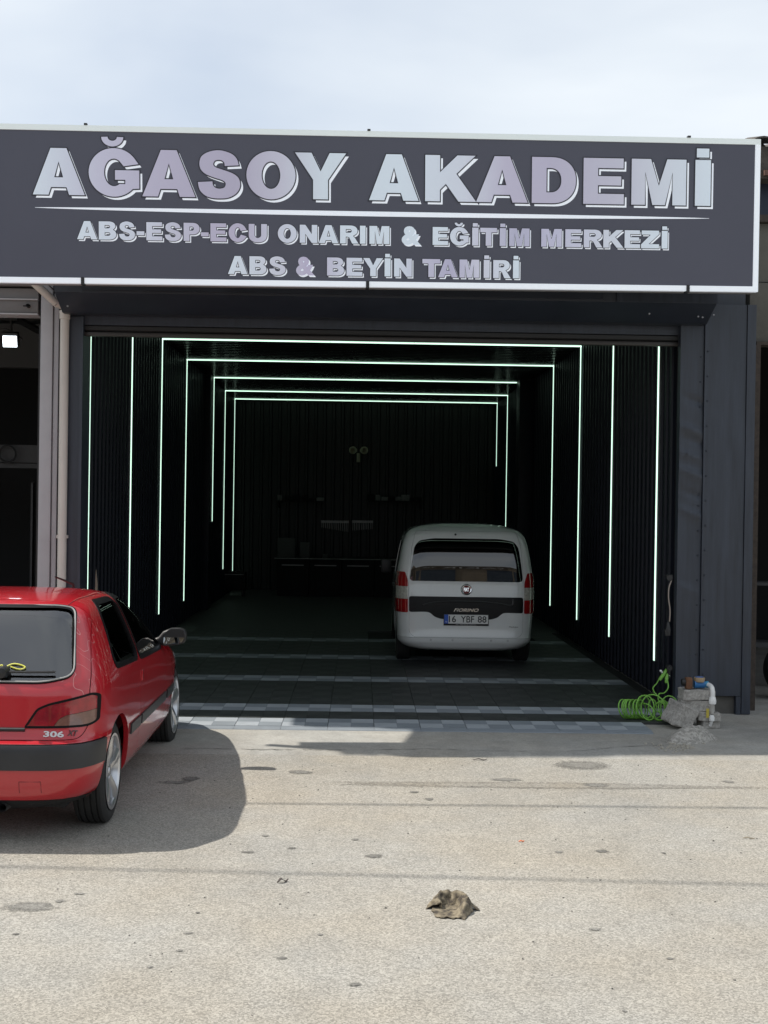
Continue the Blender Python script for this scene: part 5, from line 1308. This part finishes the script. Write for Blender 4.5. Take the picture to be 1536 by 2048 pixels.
o = pebs.build('gravel', MATS['pale_crumb'] if 'pale_crumb' in MATS else mat('pale_crumb', (.42, .39, .33), .9), None); tag(o, 'loose pale gravel crumbs at the foot of the mortar heap', 'gravel', kind='stuff')
# water meter
mt = thing('water_meter', 'blue water meter with brown bracket and white pipe on top of the blocks', 'water meter', (c1[0] - .005, Yp + .17, zt2 + h2 + h1 + .006))
MB().lathe([(-.045, .0), (-.045, .034), (.045, .034), (.045, 0)], 20, 'x', (.02, 0, .038)).build('meter_body', mat('meter_blue', (.02, .13, .33), .4, var=.2, vscale=30), mt, 40)
MB().lathe([(.060, .044), (.088, .050), (.100, .048), (.102, 0)], 24, 'z', (.02, 0, 0)).build('dial_cap', mat('aged_brass', (.36, .27, .17), .45, .3), mt, 40)
MB().lathe([(.1022, .040), (.106, .038), (.106, 0)], 20, 'z', (.02, 0, 0)).build('dial_cover', mat('meter_lid_blue', (.10, .16, .35), .35), mt, 40)
MB().lathe([(0, .0), (0, .024), (.02, .030), (.035, .030), (.035, 0)], 12, 'x', (.064, 0, .038)).build('union_nut', mat('meter_cyan', (.05, .25, .42), .4), mt, 30)
MB().box(-.105, -.048, -.035, .035, -.003, .098).build('bracket', mat('brown_rust', (.13, .06, .03), .8, var=.4, vscale=25), mt, bevel=.008)
MB().lathe([(-.03, 0), (-.03, .032), (0, .034), (0, 0)], 14, 'x', (-.108, 0, .055)).build('pipe_stub', M_black, mt, 30)
pw = MB(); pw.tube(crom([(.090, 0, .038), (.102, -.05, .036), (.10, -.125, .025), (.10, -.145, -.01), (.10, -.148, -.05)], 5), .020, 12); pw.build('elbow_pipe', M_white, mt, 50)
MB().lathe([(-.118, .020), (-.112, .031), (-.085, .033), (-.055, .026), (-.05, .020)], 14, 'z', (.10, -.148, 0)).build('coupling', M_white, mt, 40)
MB().lathe([(-.20, .015), (-.16, .018), (-.118, .016)], 12, 'z', (.098, -.148, 0)).build('grey_nipple', mat('dirty_pvc', (.40, .39, .36), .6, var=.2, vscale=20), mt, 40)
MB().lathe([(-.265, .016), (-.262, .024), (-.23, .024), (-.21, .015)], 12, 'z', (.096, -.147, 0)).build('coupling', M_white, mt, 40)
MB().tube([(.096, -.147, -.26), (.09, -.12, -.31)], .014, 10).build('feed_pipe', M_white, mt, 40)
MB().box(.045, .070, -.152, -.148, -.235, -.155).build('yellow_tag', mat('tag_yellow', (.50, .40, .06), .6), mt)

# green coiled air hose
hp = at_z(1300, 1440, FZ)
def P3(px, py, Y): return at_y(px, py, Y)
M_hose = mat('green_hose', (0.17, 0.40, 0.055), 0.38, spec=.5)
hs = thing('air_hose', 'bright green coiled air hose lying at the foot of the right wall', 'hose', (hp.x, hp.y, FZ))
HO = -Vector((hp.x, hp.y, FZ)); Yh = hp.y
pts = []
x0, x1_ = P3(1245, 1430, Yh).x, P3(1285, 1430, Yh).x
rc = .088
for k in range(7 * 18 + 1):
    a = 2 * pi * k / 18; t = k / (7 * 18)
    pts.append((x0 + (x1_ - x0) * t + .062 * cos(a + .25) + .01 * sin(t * 9), Yh + .02 + .06 * cos(a), FZ + .0065 + rc + rc * .96 * sin(a)))
x2, x3 = P3(1288, 1430, Yh).x, P3(1338, 1430, Yh).x; rnd = random.Random(4)
for k in range(1, 8 * 18 + 1):
    a = 2 * pi * k / 18; t = k / (8 * 18); r_c = .092 + .022 * sin(t * 23)
    pts.append((x2 + (x3 - x2) * (.5 - .5 * cos(t * 2.6 * pi)) + r_c * .75 * cos(a + t * 3), Yh - .01 + .05 * sin(a * 1.0 + 1) + .03 * sin(t * 17), FZ + .0065 + r_c + r_c * .98 * sin(a + t * 3)))
e_ = Vector(pts[-1])
tail = [tuple(e_), tuple(P3(1338, 1432, Yh - .05)), tuple(P3(1344, 1422, Yh)), tuple(P3(1330, 1418, Yh + .2)), tuple(P3(1336, 1406, Yh + .3)), tuple(P3(1318, 1402, Yh + .4)), tuple(P3(1318, 1388, 11.85)), tuple(P3(1328, 1386, 11.9)), tuple(P3(1336, 1376, 11.9)), tuple(P3(1335, 1362, 11.93)), tuple(P3(1332, 1352, 11.93))]
pts += [tuple(p_) for p_ in crom(tail, 6)[1:]]
b = MB().tube(pts, .0065, 7); b.v = [tuple(Vector(v) + HO) for v in b.v]; b.build('coiled_tube', M_hose, hs, 60)
b = MB().tube([Vector(p_) for p_ in crom([tuple(P3(1322, 1398, 11.8)), tuple(P3(1310, 1386, 11.85)), tuple(P3(1306, 1376, 11.9)), tuple(P3(1314, 1366, 11.93)), tuple(P3(1318, 1358, 11.93))], 6)], .006, 7); b.v = [tuple(Vector(v) + HO) for v in b.v]; b.build('hose_tail', M_hose, hs, 60)
b = MB().tube([P3(1319, 1360, 11.93), P3(1326, 1350, 11.93), P3(1334, 1338, 11.95)], [.015, .018, .012], 10); b.v = [tuple(Vector(v) + HO) for v in b.v]; b.build('hose_coupling', M_hose, hs, 40)
b = MB().tube([P3(1332, 1366, 11.93), P3(1333, 1356, 11.93), P3(1334, 1348, 11.95)], [.013, .018, .012], 10); b.v = [tuple(Vector(v) + HO) for v in b.v]; b.build('hose_coupling', M_hose, hs, 40)
b = MB().tube([P3(1324, 1345, 11.92), P3(1321, 1341, 11.90)], .010, 8); b.v = [tuple(Vector(v) + HO) for v in b.v]; b.build('white_valve', M_white, hs, 40)
b = MB().tube([P3(1334, 1350, 11.95), P3(1341, 1352, 11.92)], .005, 8); b.v = [tuple(Vector(v) + HO) for v in b.v]; b.build('steel_pin', M_chrome, hs, 40)
ft = P3(1337, 1335, 11.96)
oo = MB(); oo.lathe([(-.05, 0), (-.05, .026), (-.02, .030), (0.0, .022), (.04, .022)], 16, 'y', (0, 0, 0)); oo.obox((0, 0, -.05), (.016, 0, 0), (0, .016, 0), (0, 0, .05))
tag(oo.build('wall_tap', M_black, None, 40, loc=ft), 'black air outlet fitting on the door frame above the green hose', 'air outlet')
# socket, cable and plug
sp_ = P3(1337, 1155, 11.96)
so_ = MB(); so_.lathe([(-.05, 0), (-.05, .028), (-.04, .030), (0.02, .024), (.03, .02)], 18, 'y'); so_.box(-.03, .03, -.045, .02, .012, .026)
tag(so_.build('wall_socket', M_black, None, 40, loc=sp_), 'black power socket with flap on the right door frame', 'socket')
cbp = [P3(1343, 1161, 11.93), P3(1338, 1175, 11.92), P3(1337, 1195, 11.92), P3(1340, 1220, 11.92), P3(1339, 1243, 11.92)]
tag(MB().tube([Vector(p_) for p_ in crom([tuple(p_) for p_ in cbp], 6)], .006, 7).build('power_cable', mat('beige_cable', (.32, .27, .23), .5), None, 50), 'short beige cable hanging from the wall socket', 'cable')
pg = P3(1336, 1255, 11.92); b = MB(); b.lathe([(-.075, .0), (-.075, .024), (-.02, .027), (.01, .020), (.055, .010)], 14, 'z'); b.obox((-.018, 0, -.045), (.012, 0, .006), (0, .02, 0), (-.004, 0, .03))
tag(b.build('power_plug', M_black, None, 40, loc=pg), 'black rubber plug hanging at the end of the beige cable', 'plug')
# thin leaning strip by the left door frame
p_ = P3(168, 1168, 12.0)
tag(MB().prism([(-.035, .024), (.01, .024), (.012, p_.z - .02), (-.003, p_.z + .12)], 12.3, 12.33, 'xz').build('wooden_offcut', mat('pale_wood', (.28, .24, .18), .7), None, loc=(p_.x + .05, 0, 0)), 'pale pointed wooden offcut leaning inside the left door frame', 'wood')

# ================================================================== HALL FITTINGS AT THE BACK
def q3(px, py, Y): return at_y(px, py, Y)
M_dk2 = mat('bench_black', (.006, .006, .007), .6, spec=.2); M_dk3 = mat('dim_grey_tool', (.20, .20, .20), .4, .6)
wb_ = thing('workbench', 'long black workbench with a pale front edge along the rear wall', 'workbench', (q3(700, 1120, 26.6).x, 26.6, FZ))
bx0, bx1 = q3(549, 1116, 26.3).x - wb_.location.x, q3(885, 1120, 26.3).x - wb_.location.x; bz = q3(600, 1116, 26.3).z - FZ
MB().box(bx0, bx1, -.30, .45, bz - .05, bz).build('bench_top', M_dk2, wb_)
MB().box(bx0, bx1, -.312, -.301, bz - .02, bz - .002).build('bench_edge', mat('bench_edge_metal', (.25, .25, .25), .5), wb_)
for k in range(5):
    xa_ = bx0 + .05 + (bx1 - bx0 - .1) * k / 5; xb_ = bx0 + .03 + (bx1 - bx0 - .1) * (k + 1) / 5
    dcab = MB().box(xa_, xb_, -.27, .43, 0.0, bz - .052).build('cabinet', M_dk2, wb_)
    MB().box(xa_ + .1, xb_ - .1, -.30, -.28, bz - .16, bz - .14).build('handle', M_dk3, dcab)
for (xa_, xb_, nw, lb) in ((642, 698, 15, 'left'), (704, 746, 12, 'right')):
    a = q3(xa_, 1041, 27.9); c = q3(xb_, 1047, 27.9)
    rk = thing('wrench_rack', 'grey wrench rack on the rear wall, ' + lb + ' one of two', 'rack', (a.x, 27.9, a.z), group='wrench racks on the rear wall')
    MB().box(0, c.x - a.x, .0, .03, -.05, 0).build('rack_rail', M_dk3, rk)
    for k in range(nw):
        xx = (c.x - a.x) * (k + .5) / nw; ll = .10 + .10 * k / nw if lb == 'left' else .17 - .04 * k / nw
        bb = MB(); bb.box(xx - .006, xx + .006, -.012, -.002, -.05 - ll, .01); bb.lathe([(-.014, .014), (-.002, .014)], 8, 'y', (xx, 0, -.05 - ll)); bb.build('wrench', M_dk3, rk)
em = q3(717, 906, 27.9); el = thing('emergency_light', 'twin-headed pale emergency light high on the rear wall', 'lamp', (em.x, 27.95, em.z))
M_em = mat('old_cream_plastic', (.40, .38, .27), .5)
MB().box(-.04, .04, -.03, .03, -.20, .0).build('battery_box', M_em, el, bevel=.01)
for sx in (-1, 1):
    hd = MB(); hd.lathe([(-.06, .055), (-.05, .085), (.0, .085), (.04, .05), (.05, 0)], 20, 'y', (sx * .125, -.02, .06)); hd.box(min(sx * .03, sx * .09), max(sx * .03, sx * .09), -.02, .01, .02, .09); hd.build('lamp_head', M_em, el, 40)
rnd = random.Random(12)
def shelf(px0, px1, py, Y, n, label, seed):
    a = q3(px0, py, Y); c = q3(px1, py, Y); t = thing('wall_shelf', label, 'shelf', (a.x, Y, a.z)); r = random.Random(seed)
    MB().box(0, c.x - a.x, -.15, .2, -.025, 0).build('shelf_board', M_dk2, t)
    for sx_ in (.05, c.x - a.x - .07): MB().box(sx_, sx_ + .02, -.1, .2, -.16, -.026).build('shelf_bracket', M_dk2, t)
    for k in range(n):
        xx = (c.x - a.x) * (k + .5) / n; s_ = r.uniform(.05, .09); hgt = r.uniform(.06, .14)
        o_ = MB().box(-s_, s_, -.08, .08, .0015, hgt).build('storage_box', M_dk2 if r.random() < .45 else mat('dim_box_%d' % (k % 3), (.09 + .03 * (k % 3),) * 3, .5), None, bevel=.006)
        o_.location = (a.x + xx, Y, a.z); tag(o_, 'small dim storage box standing on the %s of the rear wall' % label.split(',')[0], 'box', 'boxes on the ' + label.split(',')[0])
shelf(552, 648, 1001, 27.7, 6, 'upper left wall shelf, dark', 1); shelf(735, 845, 1001, 27.7, 8, 'upper right wall shelf, dark', 2)
for (px, py, w_, h_, nm, lb) in ((573, 1076, .36, .03, 'box_lid', 'flat grey lid on top of the left equipment case'), (610, 1085, .2, .03, 'tray', 'small pale tray beside the left equipment case'), (650, 1108, .1, .06, 'test_unit', 'small pale test unit standing on the bench top')):
    a = q3(px, py, 26.6); zz = wb_.location.z + bz + .0015
    o_ = MB().box(-w_ / 2, w_ / 2, -.1, .1, 0, max(h_, a.z - zz)).build(nm, mat('dim_grey_case', (.06, .06, .06), .6), None, bevel=.006); o_.location = (a.x, 26.6, zz); tag(o_, lb, 'box')
# floor pump / compressor beside the back left LED
a = q3(455, 1168, 26.0); cm = thing('tool_trolley', 'low dark tool trolley standing at the left of the rear wall', 'trolley', (a.x + .1, 26.3, FZ))
MB().box(-.25, .25, -.2, .2, .12, .50).build('trolley_body', M_dk2, cm, bevel=.02); MB().box(-.22, .22, -.215, -.201, .44, .452).build('drawer_handle', M_dk3, cm)
for sx in (-1, 1):
    for sy in (-1, 1): MB().lathe([(-.02, 0), (-.02, .06), (.02, .06), (.02, 0)], 14, 'x', (sx * .2, sy * .15, .06)).build('castor', M_black, cm, 30)

# ================================================================== LITTER ON THE ROAD
cp = at_z(905, 1822)
M_cloth = mat('camouflage_cloth', (.22, .185, .125), .95, bump=.5, bscale=90)
_nt = M_cloth.node_tree; _n = _nt.nodes.new('ShaderNodeTexNoise'); _n.inputs['Scale'].default_value = 34; _n.inputs['Detail'].default_value = 3; _t = _nt.nodes.new('ShaderNodeTexCoord'); _nt.links.new(_t.outputs['Object'], _n.inputs['Vector'])
_r = _nt.nodes.new('ShaderNodeValToRGB'); _r.color_ramp.interpolation = 'EASE'
for _p, _c in ((.36, (.055, .045, .035)), (.45, (.12, .10, .07)), (.53, (.15, .125, .085)), (.62, (.22, .185, .13))):
    _e = _r.color_ramp.elements.new(_p); _e.color = (*_c, 1)
_r.color_ramp.elements[0].color = (.04, .035, .028, 1); _r.color_ramp.elements[-1].color = (.26, .225, .16, 1)
_nt.links.new(_n.outputs['Fac'], _r.inputs[0]); _nt.links.new(_r.outputs[0], _nt.nodes['Principled BSDF'].inputs['Base Color'])
from mathutils import noise as nz_
def cloth():
    b = MB(); nu, nv = 56, 14; v = []
    # ground-hugging spread of cloth
    for i in range(nu):
        a = 2 * pi * i / nu; out = 1 + .20 * nz_.noise(Vector((cos(a) * 2.2, sin(a) * 2.2, 5))) + .08 * nz_.noise(Vector((cos(a) * 6, sin(a) * 6, 1)))
        for j in range(nv + 1):
            r = .04 + .96 * j / nv; x = -.012 + .088 * r * out * cos(a); y_ = -.005 + .120 * r * out * sin(a)
            z = .004 + .016 * max(0, abs(nz_.noise(Vector((x * 22 + 3, y_ * 14, 2)))) - .1) * r + .003 * nz_.noise(Vector((x * 42, y_ * 42, 7))); v.append((x, y_, max(.0022, z)))
    for i in range(nu):
        for j in range(nv): 
            p, q = i * (nv + 1) + j, ((i + 1) % nu) * (nv + 1) + j; b.f.append((p, q, q + 1, p + 1))
    b.v = v; b.f.append(tuple(i * (nv + 1) for i in range(nu - 1, -1, -1))); b.mi = [0] * len(b.f)
    # folded brim standing round the hollow: from the left, over the back and down the right to the front
    path = crom([(-.088, .015), (-.082, .060), (-.050, .100), (.005, .108), (.050, .080), (.062, .030), (.050, -.030), (.028, -.085), (.015, -.115)], 6); nu, nv = 50, 16; v = []
    for i in range(nu + 1):
        t = i / nu * (len(path) - 1); k = min(int(t), len(path) - 2); p = path[k] + (path[k + 1] - path[k]) * (t - k); d = path[k + 1] - path[k]; d = d / np.linalg.norm(d); n_ = np.array([-d[1], d[0]]); w_ = i / nu
        h = .030 + .030 * sin(pi * min(1, w_ * 1.15)) ** .8 - .026 * max(0, w_ - .75) / .25; h *= 1 + .22 * nz_.noise(Vector((i * .35, 1, 3)))
        lean = -.030 * max(0, 1 - w_ * 3.2) + .006                    # the left end flops inwards over the hollow
        for j in range(nv + 1):
            u = j / nv
            if u < .42: r_, z_ = .026 * (1 - u / .42) + .010, h * (u / .42) ** .75
            elif u < .58: q = (u - .42) / .16; r_, z_ = .010 - .016 * q, h + .006 * sin(q * pi)
            else: q = (u - .58) / .42; r_, z_ = -.006 - .020 * q - .010 * q * q, h * (1 - q ** 1.15) + .003
            q_ = p + n_ * (r_ + lean * (z_ / h)); c3 = Vector((q_[0], q_[1], z_)); cr = abs(nz_.noise(c3 * 30 + Vector((4, 0, 0))))
            c3 += Vector((nz_.noise(c3 * 36), nz_.noise(c3 * 36 + Vector((9, 0, 0))), cr - .3)) * .010; c3.z = max(c3.z, .0028); v.append(tuple(c3))
    b.add(v, [(i * (nv + 1) + j, i * (nv + 1) + j + 1, (i + 1) * (nv + 1) + j + 1, (i + 1) * (nv + 1) + j) for i in range(nu) for j in range(nv)])
    n0 = []
    for i in range(9):
        for j in range(7):
            t, u = i / 8, j / 6; x = .050 + .080 * t; y_ = .060 - .05 * t + (u - .5) * .10 * (1 - .8 * t); z = .046 * (1 - t) ** 1.1 + .004 + .008 * nz_.noise(Vector((x * 40, y_ * 40, 3))); n0.append((x, y_, max(.003, z)))
    b.add(n0, [(i * 7 + j, (i + 1) * 7 + j, (i + 1) * 7 + j + 1, i * 7 + j + 1) for i in range(8) for j in range(6)])
    return b
o = cloth().build('crumpled_rag', M_cloth, None, 60, loc=(cp.x, cp.y, 0.0)); tag(o, 'crumpled dirty camouflage rag lying alone on the asphalt', 'rag'); o.scale = (1.0, 1.05, 1.0)
md = o.modifiers.new('thickness', 'SOLIDIFY'); md.thickness = .003; md.offset = 0
def bit(name, px, py, L_, W_, H_, rz, m, label, cat):
    p = at_z(px, py); b = MB(); n = 8; v = []
    for i in range(n + 1):
        t = i / n; wd = W_ * sin(pi * (t * .9 + .05)); x = (t - .5) * L_; z = .003 + H_ * sin(t * pi * 1.3) ** 2
        v += [(x, -wd / 2, z), (x, wd / 2, z + .004)]
    b.add(v, [(2 * i, 2 * i + 1, 2 * i + 3, 2 * i + 2) for i in range(n)]); o = b.build(name, m, None, 50, loc=(p.x, p.y, 0)); o.rotation_euler = (0, 0, rz); tag(o, label, cat)
    md = o.modifiers.new('thickness', 'SOLIDIFY'); md.thickness = .0015; md.offset = 1
M_leaf = mat('dry_leaf', (.06, .05, .045), .8)
bit('dry_leaf', 565, 1765, .065, .022, .018, .5, M_leaf, 'dark curled dry leaf on the asphalt left of the rag', 'leaf')
bit('plastic_scrap', 1043, 1684, .035, .010, .004, .2, mat('orange_plastic', (.60, .14, .04), .5), 'tiny orange plastic scrap on the sunlit asphalt', 'scrap')
bit('straw', 1498, 1678, .07, .008, .006, -.2, mat('straw', (.22, .19, .14), .8), 'thin pale straw on the asphalt near the right edge', 'straw')
bit('bark_chip', 960, 1521, .11, .012, .01, .05, M_leaf, 'thin dark bark chip at the edge of the sign shadow', 'chip')
gv = MB(); rnd = random.Random(31)
for k in range(420):
    y_ = 3.2 + (rnd.random() ** .7) * 6.4; x = rnd.uniform(-3.2, 4.2); r = rnd.uniform(.0015, .0045)
    a = rnd.uniform(0, 6.28); gv.obox((x, y_, r * .5), (r * cos(a), r * sin(a), 0), (-r * .7 * sin(a), r * .7 * cos(a), 0), (r * .2, 0, r * .6))
tag(gv.build('grit', M_stain, None), 'fine dark grit scattered over the asphalt', 'grit', kind='stuff')

# ================================================================== ACROSS THE STREET (seen only as reflections)
M_op = mat('ochre_render', (.30, .25, .19), .85, var=.2, vscale=2); M_op2 = mat('brown_shed_cladding', (.16, .13, .10), .8, var=.25, vscale=2)
op = thing('opposite_workshop', 'low ochre workshop across the street, mirrored in the glass of the van', 'building', (1, -13, 0))
MB().box(-7, 12, -8, 0, 0, 4.3).build('wall', M_op, op); MB().box(-7.2, 12.2, -8.2, .15, 4.302, 4.5).build('roof', M_op2, op)
for k in range(4): 
    MB().box(-6 + k * 4.5, -2.6 + k * 4.5, .002, .05, .02, 3.1).build('shutter_door', mat('dull_blue_shutter', (.07, .09, .12), .5), op)
sb = MB().box(-3, 5, .052, .16, 3.35, 4.15).build('sign_board', mat('opposite_sign_board', (.10, .08, .06), .5), op)
text('lettering', 'ÇAKIR TORNA', M_white, sb, Matrix(((-1, 0, 0, 1), (0, 0, 1, .165), (0, 1, 0, 3.75), (0, 0, 0, 1))), 1, 6.0, .5)
op2 = thing('opposite_shed', 'taller brown gabled shed across the street, mirrored in the glass of the van', 'building', (-12, -14, 0))
MB().box(-5.5, 5, -9, 0, 0, 5.0).build('wall', M_op2, op2); MB().prism([(-5.7, 5.002), (5.2, 5.002), (0, 6.6)], -9.2, .2, 'xz').build('roof', M_op, op2); MB().box(-2, 2, .002, .06, .02, 3.6).build('shed_door', M_darkgrey, op2)
